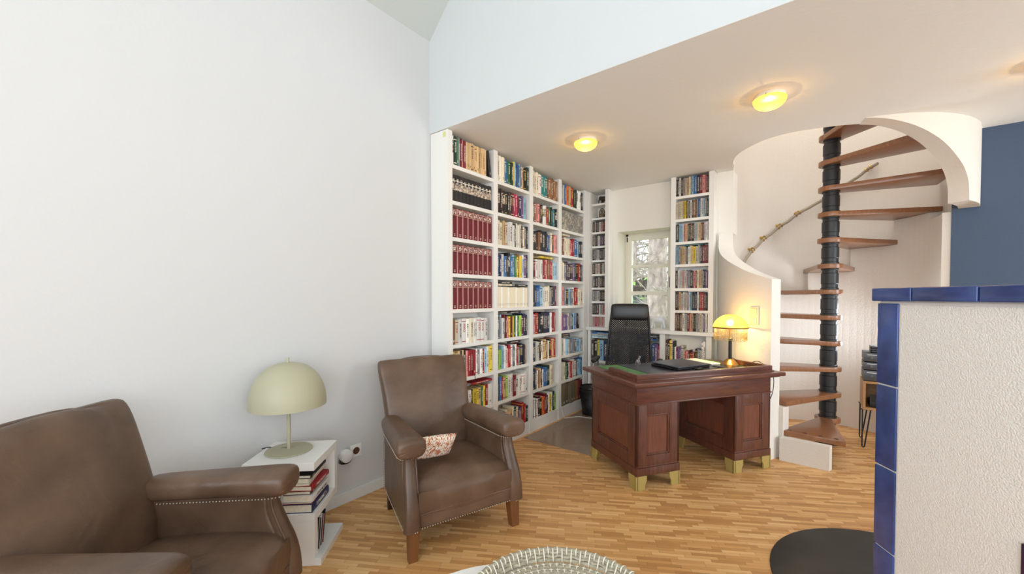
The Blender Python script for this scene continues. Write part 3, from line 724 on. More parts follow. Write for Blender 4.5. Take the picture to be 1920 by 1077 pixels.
# ------------------------------------------------------------------ leather armchairs
def leather():
    m = bpy.data.materials.new('worn_brown_leather'); m.use_nodes = True; nt = m.node_tree; N = nt.nodes.new; L = nt.links.new
    b = nt.nodes['Principled BSDF']; tc = N('ShaderNodeTexCoord')
    n = N('ShaderNodeTexNoise'); n.inputs['Scale'].default_value = 5; n.inputs['Detail'].default_value = 6; L(tc.outputs['Object'], n.inputs['Vector'])
    r = N('ShaderNodeValToRGB'); e = r.color_ramp.elements; e[0].position = .3; e[0].color = rgb(82, 61, 46); e[1].position = .75; e[1].color = rgb(118, 92, 73)
    L(n.outputs['Fac'], r.inputs[0]); L(r.outputs[0], b.inputs['Base Color'])
    q = N('ShaderNodeMapRange'); q.inputs[3].default_value = .30; q.inputs[4].default_value = .48; L(n.outputs['Fac'], q.inputs[0]); L(q.outputs[0], b.inputs['Roughness'])
    v = N('ShaderNodeTexVoronoi'); v.inputs['Scale'].default_value = 260; L(tc.outputs['Object'], v.inputs['Vector'])
    w = N('ShaderNodeTexNoise'); w.inputs['Scale'].default_value = 7; w.inputs['Detail'].default_value = 3; w.inputs['Distortion'].default_value = .8; L(tc.outputs['Object'], w.inputs['Vector'])
    ad = N('ShaderNodeMath'); ad.operation = 'MULTIPLY_ADD'; ad.inputs[1].default_value = .035; L(v.outputs['Distance'], ad.inputs[0]); L(w.outputs['Fac'], ad.inputs[2])
    bn = N('ShaderNodeBump'); bn.inputs['Strength'].default_value = .35; bn.inputs['Distance'].default_value = .02; L(ad.outputs[0], bn.inputs['Height']); L(bn.outputs[0], b.inputs['Normal'])
    b.inputs['Specular IOR Level'].default_value = .55
    return m
M_LEA = leather()
M_NAIL = mat('nickel_nail_heads', rgb(196, 186, 170), rough=.35, metal=.8)
M_LEG1 = mat('stained_beech', rgb(120, 76, 42), rough=.4, vary=.25, vscale=30, aniso=(1, 1, .1))
M_LEG2 = mat('dark_stained_beech', rgb(62, 36, 24), rough=.4)
SUB = [('SUBSURF', dict(levels=1, render_levels=1))]
def nails(parent, path, step=.0125, r=.0036):
    b = MB(); P = [Vector(p) for p in path]; acc = 0.0; last = P[0]; b.sphere(P[0], r, u=6, v=4)
    for p, q in zip(P, P[1:]):
        L = (q - p).length; d = step - acc
        while d <= L:
            b.sphere(p.lerp(q, d / L), r, u=6, v=4); d += step
        acc = L - (d - step)
    o = b.build('nail_trim', M_NAIL, parent, smooth=True, angle=180); o['kind'] = 'stuff'; return o
SPLAY = []
def armchair(name, label, loc, rotz):
    """local: +y is the way the chair faces"""
    t = thing(name, label, 'armchair', loc, rotz)
    SPLAY.append(t)
    # legs
    for sx in (-1, 1):
        b = MB(); x = sx * .265; y = .262
        b.loft([[(x+sx*.006-.02, y+.01-.02, 0), (x+sx*.006+.02, y+.01-.02, 0), (x+sx*.006+.02, y+.01+.02, 0), (x+sx*.006-.02, y+.01+.02, 0)],
                [(x-.027, y-.027, .175), (x+.027, y-.027, .175), (x+.027, y+.027, .175), (x-.027, y+.027, .175)]]); b.build('leg', M_LEG1, t)
        b = MB(); y = -.262
        b.loft([[(x-.019, y-.045-.019, 0), (x+.019, y-.045-.019, 0), (x+.019, y-.045+.019, 0), (x-.019, y-.045+.019, 0)],
                [(x-.024, y-.024, .16), (x+.024, y-.024, .16), (x+.024, y+.024, .16), (x-.024, y+.024, .16)]]); b.build('leg', M_LEG2, t)
    # side panels with the swept front edge
    prof = [(-.292, .15), (.275, .157), (.27, .25), (.255, .33), (.225, .40), (.205, .46), (.20, .55), (-.30, .55)]
    for sx in (-1, 1):
        b = MB(); x0 = sx * .305; b.prism([(x0, y, z) for y, z in prof], (-sx * .07, 0, 0), bev=.012, seg=3)
        b.build('side_panel', M_LEA, t, smooth=True, angle=50)
        P = spline([(sx*.268, .203, .56), (sx*.268, .207, .48), (sx*.270, .232, .40), (sx*.272, .262, .32), (sx*.273, .278, .24), (sx*.273, .282, .158)], 6)
        b = MB(); rings = []
        for i, p in enumerate(P):
            f = i / (len(P) - 1); a = .027 + .012 * f; c = .026 + .006 * f
            rings.append(rrect(p, (1,0,0), (0, 1, .12), a, c, 2.6, 18))
        b.loft(rings)
        for o_ in (.0,):
            b.tube([(p.x - sx * .028, p.y + .016, p.z) for p in P], .006, 6)
        b.build('front_facing', M_LEA, t, smooth=True, angle=80)
        # arm pad: rounded, fuller and gathered at its front end
        b = MB(); rings = []
        for f, w_, h_, dz in ((0, .045, .034, -.004), (.03, .058, .042, 0), (.2, .062, .044, .002), (.5, .064, .044, .003), (.75, .068, .045, .004), (.90, .072, .048, .002), (.965, .071, .047, 0), (.992, .062, .040, -.002), (1.0, .04, .026, -.004)):
            y = -.285 + f * .575; z = .566 + .010 * f + dz
            ring = rrect((sx * .272, y, z), (1,0,0), (0,0,1), w_, h_ * 1.13, 2.7, 40)
            if f >= .9:
                g = [Vector(q) for q in ring]
                for i, q in enumerate(g):
                    if q.z < z + .01: g[i] = Vector((q.x, q.y + .003 * sin(i * 2.6), q.z))
                ring = g
            rings.append(ring)
        b.loft(rings); arm = b.build('arm_pad', M_LEA, t, smooth=True, angle=180, mods=SUB)
        inner, outer = -sx, sx
        zz = .526
        nails(t, [(sx*.272 - sx*.054, -.20, zz - .004), (sx*.272 - sx*.058, .22, zz), (sx*.272 - sx*.045, .262, zz), (sx*.272, .276, zz), (sx*.272 + sx*.045, .262, zz), (sx*.272 + sx*.056, .22, zz), (sx*.272 + sx*.052, -.27, zz - .004)])
    # seat: crowned cushion with an upright front
    b = MB(); n = 13; m_ = 17; ys = [-.26 + .535 * j / (m_ - 1) for j in range(m_)]
    def ztop(x, y):
        u = (y + .26) / .535; cr = (1 - (x / .245) ** 4) * .018 + .0
        return .366 + cr + .02 * sin(pi * min(1, u)) - .018 * math.exp(-((x / .14) ** 2 + ((y + .02) / .14) ** 2)) - (.03 * max(0, (u - .9) / .1) ** 2)
    xs = [-.245 + .49 * i / (n - 1) for i in range(n)]
    rows = []
    for j, y in enumerate(ys): rows.append([b.bm.verts.new((x, y, ztop(x, y))) for x in xs])
    for z, yy in ((.345, .288), (.30, .294), (.25, .292), (.233, .288), (.20, .28)): rows.append([b.bm.verts.new((x, yy + .006 * (1 - (x / .245) ** 2), z)) for x in xs])
    for A, B in zip(rows, rows[1:]):
        for i in range(n - 1): b.bm.faces.new((A[i], A[i+1], B[i+1], B[i]))
    sd = [r[0] for r in rows], [r[-1] for r in rows]
    bot = [[b.bm.verts.new((x, -.26, .2)) for x in xs]]
    for i in range(n - 1): b.bm.faces.new((rows[0][i+1], rows[0][i], bot[0][i], bot[0][i+1])); b.bm.faces.new((rows[-1][i], rows[-1][i+1], bot[0][i+1], bot[0][i]))
    b.bm.faces.new([bot[0][0]] + sd[0]); b.bm.faces.new(([bot[0][-1]] + sd[1])[::-1])
    b.build('seat', M_LEA, t, smooth=True, angle=60)
    b = MB(); b.box(-.246, .246, .15, .288, .158, .232, .010, seg=3); b.tube([(-.24, .290, .232), (.24, .290, .232)], .0045, 6); b.build('front_rail', M_LEA, t, smooth=True, angle=50)
    nails(t, [(-.302, .292, .162), (-.26, .317, .162), (-.24, .292, .162), (.24, .292, .162), (.26, .317, .162), (.302, .292, .162)])
    nails(t, [(.309, .25, .16), (.309, -.292, .157)]); nails(t, [(-.309, .25, .16), (-.309, -.292, .157)])
    nails(t, [(.309, -.285, .16), (.309, -.300, .53)]); nails(t, [(-.309, -.285, .16), (-.309, -.300, .53)])
    # back: slightly raked slab with a serpentine top
    b = MB(); rings = []
    lev = [(.16, -.262, .050, .24), (.34, -.262, .055, .245), (.42, -.262, .062, .262), (.5, -.276, .064, .275), (.6, -.298, .062, .286), (.72, -.338, .058, .290), (.82, -.376, .054, .302), (.885, -.402, .046, .306), (.914, -.413, .034, .300), (.925, -.418, .014, .288)]
    for z, y, th, hw in lev:
        ring = rrect((0, y, z), (1,0,0), (0,1,0), hw, th, 5.0, 44); g = []
        for q in ring:
            k = max(0, (z - .6) / .32) ; arch = .038 * k * (.5 + .5 * cos(min(1, abs(q.x) / .24) * pi)) 
            ear = .012 * k * max(0, (abs(q.x) - .2) / .1)
            g.append(Vector((q.x, q.y, q.z + arch + ear)))
        rings.append(g)
    b.loft(rings); b.build('backrest', M_LEA, t, smooth=True, angle=180, mods=SUB)
    b = MB(); b.box(-.262, .262, -.30, -.25, .155, .50, .01); b.build('back_rail', M_LEA, t, smooth=True)
    return t
ang1 = radians(-20) - pi/2
armchair('armchair', 'brown leather armchair with wooden legs holding a small patterned cushion', (-1.793, 1.684, 0), ang1)
armchair('armchair', 'brown leather armchair without a cushion, cropped by the picture edge, beside the lamp table', (-1.80, .355, 0), radians(39) - pi/2)

for t_ in SPLAY:      # the arms open towards the front
    for o_ in t_.children:
        if o_.name.startswith('backrest'): continue
        for v_ in o_.data.vertices: v_.co.x *= 1.057 + .289 * v_.co.y
# patterned cushion
def leafprint():
    m = bpy.data.materials.new('rust_leaf_print'); m.use_nodes = True; nt = m.node_tree; N = nt.nodes.new; L = nt.links.new
    tc = N('ShaderNodeTexCoord'); mp = N('ShaderNodeMapping'); mp.inputs['Scale'].default_value = (1, 1, 1.5); mp.inputs['Rotation'].default_value = (0, radians(25), 0); L(tc.outputs['Object'], mp.inputs[0])
    v = N('ShaderNodeTexVoronoi'); v.inputs['Scale'].default_value = 30; v.inputs['Randomness'].default_value = .75; L(mp.outputs[0], v.inputs['Vector'])
    w = N('ShaderNodeTexWave'); w.inputs['Scale'].default_value = 22; w.inputs['Distortion'].default_value = 6; L(mp.outputs[0], w.inputs['Vector'])
    ml = N('ShaderNodeMath'); ml.operation = 'MULTIPLY_ADD'; L(v.outputs['Distance'], ml.inputs[0]); ml.inputs[1].default_value = 1.1; mm = N('ShaderNodeMath'); mm.operation = 'MULTIPLY'; L(w.outputs['Fac'], mm.inputs[0]); mm.inputs[1].default_value = .3; L(mm.outputs[0], ml.inputs[2])
    r = N('ShaderNodeValToRGB'); e = r.color_ramp.elements; r.color_ramp.interpolation = 'CONSTANT'
    e[0].position = 0; e[0].color = rgb(190, 104, 66); e[1].position = .40; e[1].color = rgb(234, 206, 160); k = e.new(.52); k.color = rgb(246, 240, 228); k = e.new(.8); k.color = rgb(200, 120, 84)
    L(ml.outputs[0], r.inputs[0]); L(r.outputs[0], nt.nodes['Principled BSDF'].inputs['Base Color']); nt.nodes['Principled BSDF'].inputs['Roughness'].default_value = .9
    return m
t = thing('cushion', 'small oblong cushion with a rust and cream leaf print lying in the armchair', 'cushion', (-1.76, 1.56, .488), ang1 + radians(14))
b = MB(); g = []
n = 18; hw, hh = .134, .072
for side in (1, -1):
    rows = []
    for j in range(n + 1):
        row = []
        for i in range(n + 1):
            u = -1 + 2 * i / n; v_ = -1 + 2 * j / n
            th = .034 * (max(0, (1 - abs(u) ** 3.2)) * max(0, (1 - abs(v_) ** 3.2))) ** .55
            pin = 1 - .05 * (1 - abs(v_)) ** 1 * abs(u) ** 4
            row.append(b.bm.verts.new((hw * u * pin, side * th, hh * v_ * (1 - .05 * (1 - abs(u)) * abs(v_) ** 4))))
        rows.append(row)
    for A, B in zip(rows, rows[1:]):
        for i in range(n): b.bm.faces.new((A[i], A[i+1], B[i+1], B[i]) if side < 0 else (A[i], B[i], B[i+1], A[i+1]))
bmesh.ops.remove_doubles(b.bm, verts=b.bm.verts, dist=.0006)
o = b.build('cover', leafprint(), t, smooth=True, angle=180); 
b = MB(); b.box(-.128, -.118, -.004, .004, .045, .07, .002); b.build('label_tab', mat('red_ribbon_tab', rgb(176, 30, 60), rough=.8), t)
t.rotation_euler = (radians(-22), radians(-8), t.rotation_euler.z)

# ------------------------------------------------------------------ side table with book stack and lamp
az = atan2(1.19 - .98, -2.22 + 2.0)          # direction FR -> BR
TB = Vector((-2.0, .98, 0)); ux = Vector((-2.0 + 2.26, .98 - .745, 0)).normalized(); uy = Vector((-ux.y, ux.x, 0))
rt = atan2(ux.y, ux.x); S = .345
# local: x from -S to 0 (0 is the open side), y 0..S away from the viewer, origin at the near corner
st = thing('side_table', 'white lacquered zigzag side table with books and a lamp against the wall', 'side table', TB, rt)
M_TAB = mat('white_table_lacquer', rgb(243, 242, 238), rough=.3)
def tb(n_, *a): 
    b = MB(); b.box(*a, .0015); return b.build(n_, M_TAB, st)
tb('table_top', -S, 0, 0, S - .02, .48, .52)
tb('side_panel', -S, 0, S - .06, S - .02, .262, .48)
tb('middle_board', -S, 0, 0, S - .02, .222, .262)
tb('side_panel', -S, 0, 0, .04, .035, .222)
tb('base_board', -S, .03, 0, S - .02, 0, .035)
M_INVT = Matrix.Translation(TB) @ Matrix.Rotation(rt, 4, 'Z')
def flatbook(nm, lbl, colour, z, t, ln, dp, x0, y0, rot, parentM, cat='book', grp=None, style=2, soft=False):
    """book lying flat; spine towards local +x"""
    bm = book_geo(None, t, dp, ln); me = bpy.data.meshes.new(nm)
    # spine (-y in book space) to +x, length along y, thickness up
    M = parentM @ Matrix.Translation((x0, y0, z)) @ Matrix.Rotation(radians(rot), 4, 'Z') @ Matrix(((0, -1, 0, 0), (0, 0, 1, 0), (1, 0, 0, 0), (0, 0, 0, 1)))
    bm.to_mesh(me); bm.free(); me.materials.append(spine_mat(colour, style)); me.materials.append(mat('cream_book_block', rgb(238, 228, 204), rough=.9, vary=.1, vscale=60, aniso=(1, 1, 30)))
    o = bpy.data.objects.new(nm, me); COL.objects.link(o); o.matrix_world = M; return tag(o, lbl, cat, grp)
zz = .2625
G = 'pile of books in the side table'
for i, (c, t_, ln, dp, x0, y0, rot, nm) in enumerate((
    ('n', .044, .215, .15, -.012, .012, 0, 'thick navy hardback at the bottom of the pile in the white side table'),
    ('m', .010, .205, .145, -.016, .016, 1, 'thin dark red book on the thick navy book in the side table'),
    ('w', .034, .21, .15, -.010, .012, -1, 'thick white hardback in the middle of the side table pile'),
    ('d', .018, .20, .14, -.022, .02, 2, 'dark brown book under the bright red one in the pile'),
    ('r', .026, .205, .14, -.014, .014, -2, 'bright red hardback in the pile inside the white side table'),
    ('c', .012, .19, .13, -.03, .02, 3, 'thin cream book lying on the bright red hardback'),
    ('x', .026, .19, .13, -.03, .016, -2, 'pale hardback below the black book near the table top'),
    ('k', .016, .20, .14, -.018, .014, 1, 'thin black book topmost in the side table pile'))):
    flatbook('book', nm, c, zz, t_, ln, dp, x0, y0, rot, M_INVT, grp=G, style=(0 if c in 'wrn' else 2)); zz += t_ + .0006
# loose magazines standing in the lower compartment, leaning on the panel
for i in range(7):
    c = 'kxkwkpk'[i]; t_ = (.006, .004, .008, .004, .007, .004, .006)[i]
    b = MB(); b.box(-.24 - .006 * (i % 3), 0, 0, t_, 0, .165 - .008 * (i % 3), .0008)
    o = b.build('magazine', spine_mat(c, 3 if i % 2 == 0 else 2)); o.matrix_world = M_INVT @ Matrix.Translation((-.012, .048 + .0195 * i * .75, .037)) @ Matrix.Rotation(radians(-14), 4, 'X')
    tag(o, ('%s magazine, %s counted from the inner panel of the side table compartment' % (CNAME[c], ORD[i + 1])), 'magazine', 'magazines standing in the side table')
# mushroom lamp
M_SAGE = mat('sage_metal', rgb(182, 178, 150), rough=.45)
lp_ = (-2.273, .98, .5205)
tl = thing('table_lamp', 'sage green metal mushroom lamp standing on the white side table', 'lamp', lp_)
b = MB(); b.lathe([(0.001, 0), (.112, 0), (.116, .003), (.114, .006), (.02, .011), (.0001, .011)], n=48); b.build('lamp_base', M_SAGE, tl, smooth=True)
b = MB(); b.lathe([(.0095, .009), (.0095, .47)], n=16); b.build('pole', M_SAGE, tl, smooth=True)
b = MB(); R_, Hh, z0 = .187, .232, .245; pr = []
for k in range(21):
    a = pi / 2 * k / 20; pr.append((R_ * sin(a) ** .86 if a > 0 else .001, z0 + .015 + (Hh - .015) * cos(a) ** 1.0))
pr += [(R_, z0), (R_ - .004, z0)]
for k in range(20, -1, -1):
    a = pi / 2 * k / 20; pr.append((max(.001, (R_ - .004) * sin(a) ** .86), z0 + .011 + (Hh - .015) * cos(a)))
b.lathe(pr, n=56); b.build('lamp_shade', M_SAGE, tl, smooth=True, angle=60)
b = MB(); b.lathe([(.0001, z0 + Hh + .026), (.007, z0 + Hh + .025), (.0075, z0 + Hh - .004), (.001, z0 + Hh - .006)], n=14); b.build('finial', M_SAGE, tl, smooth=True)
M_CABLE = mat('black_cable', rgb(22, 22, 24), rough=.5)
b = MB(); b.tube(spline([(-.012, .004, .012), (-.05, -.03, .006), (-.09, -.045, .004), (-.125, -.05, .003), (-.155, -.075, -.006)], 6), .003, 6); b.build('cable', M_CABLE, tl, smooth=True)

# wall socket with a round charger
so = thing('wall_socket', 'square white wall socket low on the wall beside the side table', 'socket', (WX, 1.486, .322))
b = MB(); b.box(0, .009, -.041, .041, -.041, .041, .003); b.lathe([(.028, .0095), (.029, .012), (.026, .012), (.025, .009)], M=Matrix.Rotation(pi/2, 4, 'Y'), n=24); b.build('cover_plate', M_TAB, so, smooth=True)
b = MB(); b.lathe([(.0001, .0096), (.0235, .0096), (.0235, .0104), (.0001, .0104)], M=Matrix.Rotation(pi/2, 4, 'Y'), n=24); b.build('socket_well', mat('socket_brown', rgb(92, 60, 44), rough=.5), so)
ch = thing('plug_adapter', 'round white plug adapter on the wall with coiled black cable', 'adapter', (WX, 1.402, .318))
b = MB(); b.lathe([(.0001, .052), (.036, .052), (.041, .047), (.041, .018), (.036, .001), (.0001, .0)], M=Matrix.Rotation(pi/2, 4, 'Y'), n=28); b.build('housing', M_TAB, ch, smooth=True, angle=50)
b = MB()
for i in range(4):
    r_ = .036 - .003 * i
    b.tube([(.014 + .005 * i + .003 * sin(a * 3), .004 * i + (r_ + .004) * cos(a), -.03 + r_ * .75 * sin(a)) for a in [2*pi*k/20 for k in range(20)]], .0027, 6, loop=True)
b.build('coiled_cable', M_CABLE, ch, smooth=True)

# ------------------------------------------------------------------ writing desk
M_MAH = mat('dark_mahogany', rgb(94, 52, 38), rough=.38, vary=.35, vscale=9, aniso=(6, 6, .8), coat=.25)
M_MAH2 = mat('mahogany_panel', rgb(112, 62, 42), rough=.45, vary=.28, vscale=11, aniso=(8, 8, .6), coat=.2)
M_MAHH = mat('dark_mahogany_rails', rgb(98, 54, 39), rough=.36, vary=.35, vscale=9, aniso=(.8, 6, 6), coat=.3)
M_FOOT = mat('dull_brass_shoes', rgb(184, 164, 96), rough=.5, metal=.25)
DO = Vector((-1.004, 2.72, 0)); DR = radians(56.05)
dk = thing('writing_desk', 'dark mahogany pedestal desk with brass feet and a green inlaid top', 'desk', DO, DR)
MD = Matrix.Translation(DO) @ Matrix.Rotation(DR, 4, 'Z')
b = MB(); b.box(-.058, 1.322, -.062, .672, .733, .762, .006, seg=3); b.box(-.03, 1.295, -.035, .645, .722, .735, .003); b.build('desk_top', M_MAHH, dk, smooth=True)
b = MB(); b.box(0, 1.24, 0, .61, .60, .7225, .002); b.box(-.007, 1.247, -.007, .617, .596, .606, .003); b.build('apron', M_MAHH, dk, smooth=True)
def framed(mb_, P0, ux_, uz_, n_, w, h, st_, rl, dep=.012):
    """frame and recessed panel on a face: origin, width dir, up dir, outward normal"""
    P0, ux_, uz_, n_ = map(Vector, (P0, ux_, uz_, n_))
    def slab(a, c, z0, z1, d0, d1, bv=.002):
        P = []
        for z in (z0, z1):
            for (x, d) in ((a, d0), (c, d0), (c, d1), (a, d1)): P.append(P0 + ux_ * x + uz_ * z + n_ * d)
        mb_.hexa([P[0], P[1], P[2], P[3], P[4], P[5], P[6], P[7]], bv)
    slab(0, st_, 0, h, -.02, 0); slab(w - st_, w, 0, h, -.02, 0); slab(st_ - .001, w - st_ + .001, 0, rl, -.02, 0); slab(st_ - .001, w - st_ + .001, h - rl, h, -.02, 0)
    k = .012
    for (a, c, z0, z1) in ((st_, st_ + k, rl, h - rl), (w - st_ - k, w - st_, rl, h - rl), (st_, w - st_, rl, rl + k), (st_, w - st_, h - rl - k, h - rl)): slab(a, c, z0, z1, -.016, -.004, .003)
    return lambda m2: (setattr(m2, 'mi', 0), m2.hexa([P0 + ux_*x + uz_*z + n_*d for z in (rl - .004, h - rl + .004) for (x, d) in ((st_-.004, -.018), (w-st_+.004, -.018), (w-st_+.004, -dep), (st_-.004, -dep))]))
for i, (x0, x1) in enumerate(((0, .362), (.878, 1.24))):
    b = MB(); b.box(x0 + .018, x1 - .018, .018, .592, .12, .597)
    b.box(x0 - .004, x1 + .004, -.006, .616, .10, .155, .004); b.box(x0, x1, -.001, .611, .155, .166, .004)
    fs = [framed(b, (x0, 0, .162), (1,0,0), (0,0,1), (0,-1,0), x1 - x0, .436, .085, .075),
          framed(b, (x1, .61, .162), (-1,0,0), (0,0,1), (0,1,0), x1 - x0, .436, .085, .075),
          framed(b, (x0, .61, .162), (0,-1,0), (0,0,1), (-1,0,0), .61, .436, .095, .085),
          framed(b, (x1, 0, .162), (0,1,0), (0,0,1), (1,0,0), .61, .436, .095, .085)]
    ped = b.build('pedestal', M_MAH, dk, smooth=True)
    for f in fs:
        b = MB(); f(b); b.build('inset_panel', M_MAH2, ped)
    for (fx, sx) in ((x0, 1), (x1, -1)):
        for (fy, sy) in ((0, 1), (.61, -1)):
            b = MB(); w = .07; k = .006
            for ax_ in (0, 1):
                pf = [(0, .001), (w, .001), (w, .035), (w + .014, .062), (w + .014, .10), (0, .10)] if True else None
                P = [(fx + sx * a - sx * k * 0, fy - sy * k, z) if ax_ == 0 else (fx - sx * k, fy + sy * a, z) for a, z in pf]
                b.prism(P, (0, sy * .014, 0) if ax_ == 0 else (sx * .014, 0, 0), bev=.0012, seg=1)
            b.prism([(fx - sx*k, fy - sy*k, .001), (fx + sx*.012, fy - sy*k, .001), (fx + sx*.012, fy + sy*.012, .001), (fx - sx*k, fy + sy*.012, .001)], (0, 0, .099), bev=.001, seg=1)
            b.build('foot', M_FOOT, ped, smooth=True)
# raised gallery round the top, sloping down at its ends
b = MB()
b.box(.012, 1.272, .012, .040, .760, .806, .004); b.box(.012, .040, .040, .36, .760, .806, .004); b.box(1.244, 1.272, .040, .36, .760, .806, .004)
for x in (.012, 1.244):
    b.prism([(x, .355, .761), (x, .43, .761), (x, .425, .768), (x, .39, .776), (x, .372, .800), (x, .355, .806)], (.028, 0, 0), bev=.002)
b.box(.003, 1.281, .002, .05, .759, .770, .003); b.box(.003, .05, .05, .43, .759, .770, .003); b.box(1.236, 1.281, .05, .43, .759, .770, .003)
b.build('gallery_rail', M_MAHH, dk, smooth=True)
b = MB(); b.box(.065, 1.225, .06, .635, .7615, .7645, .0005); b.build('felt_inlay', mat('green_felt', rgb(84, 134, 84), rough=.9, bump=.1, bscale=300), dk)
def on_desk(nm, lbl, cat, x, y, z, rot=0):
    return thing(nm, lbl, cat, MD @ Vector((x, y, z)), DR + radians(rot))
t = on_desk('desk_pad', 'large black writing pad lying on the green desk inlay', 'pad', .62, .36, .765)
b = MB(); b.box(-.36, .36, -.265, .265, 0, .003, .001); b.build('pad_sheet', mat('black_desk_pad', rgb(58, 60, 72), rough=.35), t)
# folder with a laptop
t = on_desk('laptop', 'black laptop in an open dark sleeve on the writing pad', 'laptop', .70, .385, .7685, 8)
b = MB(); b.box(-.185, .185, -.14, .14, 0, .018, .006, seg=3); b.build('base', M_BLACK, t, smooth=True)
b = MB(); b.hexa([(-.19, -.15, .021), (.19, -.15, .021), (.19, .14, .026), (-.19, .14, .026), (-.19, -.15, .030), (.19, -.15, .030), (.19, .14, .036), (-.19, .14, .036)], .003); b.build('lid', mat('dark_grey_lid', rgb(66, 68, 76), rough=.35), t, smooth=True)
b = MB(); b.prism([(-.02, -.152, .002), (.05, -.152, .002), (.05, -.185, .0), (-.01, -.18, .0)], (0, 0, .012), bev=.003); b.tube(spline([(-.2, -.10, .012), (-.215, -.02, .02), (-.205, .1, .012)], 5), .005, 6); b.build('sleeve_strap', M_BLACK, t, smooth=True)
t = on_desk('paper_stack', 'flat stack of white papers and envelopes behind the laptop', 'papers', .99, .47, .765, -6)
b = MB(); b.box(-.08, .085, -.15, .15, 0, .012, .001); b.build('lower_sheets', mat('grey_card', rgb(120, 122, 118), rough=.8), t)
b = MB(); b.box(-.075, .08, -.145, .14, .0122, .022, .001, M=Matrix.Rotation(.08, 4, 'Z')); b.build('upper_sheets', mat('white_paper', rgb(232, 230, 222), rough=.8, vary=.06, vscale=60), t)
t = on_desk('tablet', 'thin dark tablet lying between the papers and the glowing desk lamp', 'tablet', 1.06, .20, .7655, 12)
b = MB(); b.box(-.09, .09, -.11, .11, 0, .009, .003); b.build('case', mat('dark_tablet_cover', rgb(50, 50, 48), rough=.4), t, smooth=True)
b = MB(); b.box(-.08, .08, -.1, .1, .009, .0098); b.build('screen', mat('dark_screen', rgb(28, 29, 30), rough=.15), t)
t = on_desk('glass_ornament', 'small clear glass animal ornament at the back of the writing pad', 'ornament', .42, .57, .7685, 30)
M_CRY = mat('clear_crystal', rgb(190, 186, 190), rough=.08, spec=.9); M_CRY.node_tree.nodes['Principled BSDF'].inputs['Transmission Weight'].default_value = .75
b = MB(); b.sphere((0, 0, .034), .016, 1.7, .9, .9); b.tube([(.018, 0, .04), (.03, 0, .055), (.034, 0, .06)], [.009, .007, .006], 8); b.sphere((.038, 0, .062), .010, 1.3, .9, .9); b.build('body', M_CRY, t, smooth=True)
for dx, dy in ((-.018, -.008), (-.018, .008), (.018, -.008), (.018, .008)):
    b = MB(); b.tube([(dx, dy, .03), (dx * 1.2, dy * 1.2, .012), (dx * 1.1, dy * 1.3, 0)], [.006, .004, .0045], 6); b.build('leg', M_CRY, t, smooth=True)
# banker style lamp with glass dome and bead fringe
LP = MD @ Vector((1.195, .345, .765))
t = thing('desk_lamp', 'lit desk lamp with amber glass dome and bead fringe on a brass foot', 'lamp', LP, 0)
b = MB(); b.lathe([(.0001, 0), (.082, 0), (.084, .004), (.080, .009), (.060, .020), (.040, .038), (.026, .048), (.017, .052), (.0001, .053)], n=36); b.build('lamp_foot', mat('antique_brass', rgb(150, 118, 74), rough=.3, metal=.9), t, smooth=True)
b = MB(); b.lathe([(.0145, .05), (.0145, .215), (.018, .218), (.018, .226), (.010, .232)], n=20); b.build('stem', M_BLACK, t, smooth=True)
b = MB(); b.lathe([(.010, .23), (.010, .30), (.017, .305), (.017, .335), (.008, .338)], n=16); b.tube([(-.125, 0, .318), (.125, 0, .318)], .003, 6); b.tube([(0, -.125, .318), (0, .125, .318)], .003, 6); b.build('bulb_holder', M_BRASS, t, smooth=True)
def amber():
    m = bpy.data.materials.new('amber_glass'); m.use_nodes = True; nt = m.node_tree
    for n in list(nt.nodes): nt.nodes.remove(n)
    N = nt.nodes.new; L = nt.links.new; o = N('ShaderNodeOutputMaterial')
    tr = N('ShaderNodeBsdfTranslucent'); tr.inputs[0].default_value = (.62, .34, .04, 1); tp = N('ShaderNodeBsdfTransparent'); tp.inputs[0].default_value = (1, .80, .38, 1)
    gl = N('ShaderNodeBsdfGlossy'); gl.inputs['Roughness'].default_value = .25; em = N('ShaderNodeEmission'); em.inputs[0].default_value = (1, .62, .10, 1); em.inputs[1].default_value = .5
    a = N('ShaderNodeMixShader'); a.inputs[0].default_value = .42; L(tr.outputs[0], a.inputs[1]); L(tp.outputs[0], a.inputs[2])
    c = N('ShaderNodeMixShader'); c.inputs[0].default_value = .05; L(a.outputs[0], c.inputs[1]); L(gl.outputs[0], c.inputs[2])
    d = N('ShaderNodeAddShader'); L(c.outputs[0], d.inputs[0]); L(em.outputs[0], d.inputs[1]); L(d.outputs[0], o.inputs[0])
    return m
b = MB(); pr = []
for k in range(15):
    a = pi/2 * k / 14; pr.append((max(.001, .137 * sin(a) ** .95), .322 + .112 * cos(a) ** 1.25))
b.lathe(pr, n=44); sh = b.build('glass_dome', amber(), t, smooth=True, angle=180)
b = MB(); b.lathe([(.136, .318), (.1395, .316), (.1405, .322), (.139, .327), (.136, .325), (.136, .318)], n=44); b.build('dome_rim', mat('dark_bronze', rgb(110, 78, 40), rough=.4, metal=.7), sh, smooth=True)
b = MB()
for k in range(84):
    a = 2*pi*k/84; x, y = .127*cos(a), .127*sin(a); l = .10 + .004 * sin(k * 5.1)
    b.tube([(x, y, .318), (x, y, .318 - l)], .0016, 5)
    for q in range(3): b.sphere((x, y, .318 - l + .03 * q), .0036, u=6, v=4)
M_BEAD = mat('glass_beads', rgb(240, 214, 150), rough=.2); M_BEAD.node_tree.nodes['Principled BSDF'].inputs['Transmission Weight'].default_value = .4
fr = b.build('bead_fringe', M_BEAD, t, smooth=True, angle=180); fr['kind'] = 'stuff'
b = MB(); b.sphere((0, -.02, .362), .026, u=16, v=10)
mb_ = mat('lit_bulb', (1, .9, .6, 1), emit=(1, .86, .5, 1), estr=24); b.build('bulb', mb_, t, smooth=True)
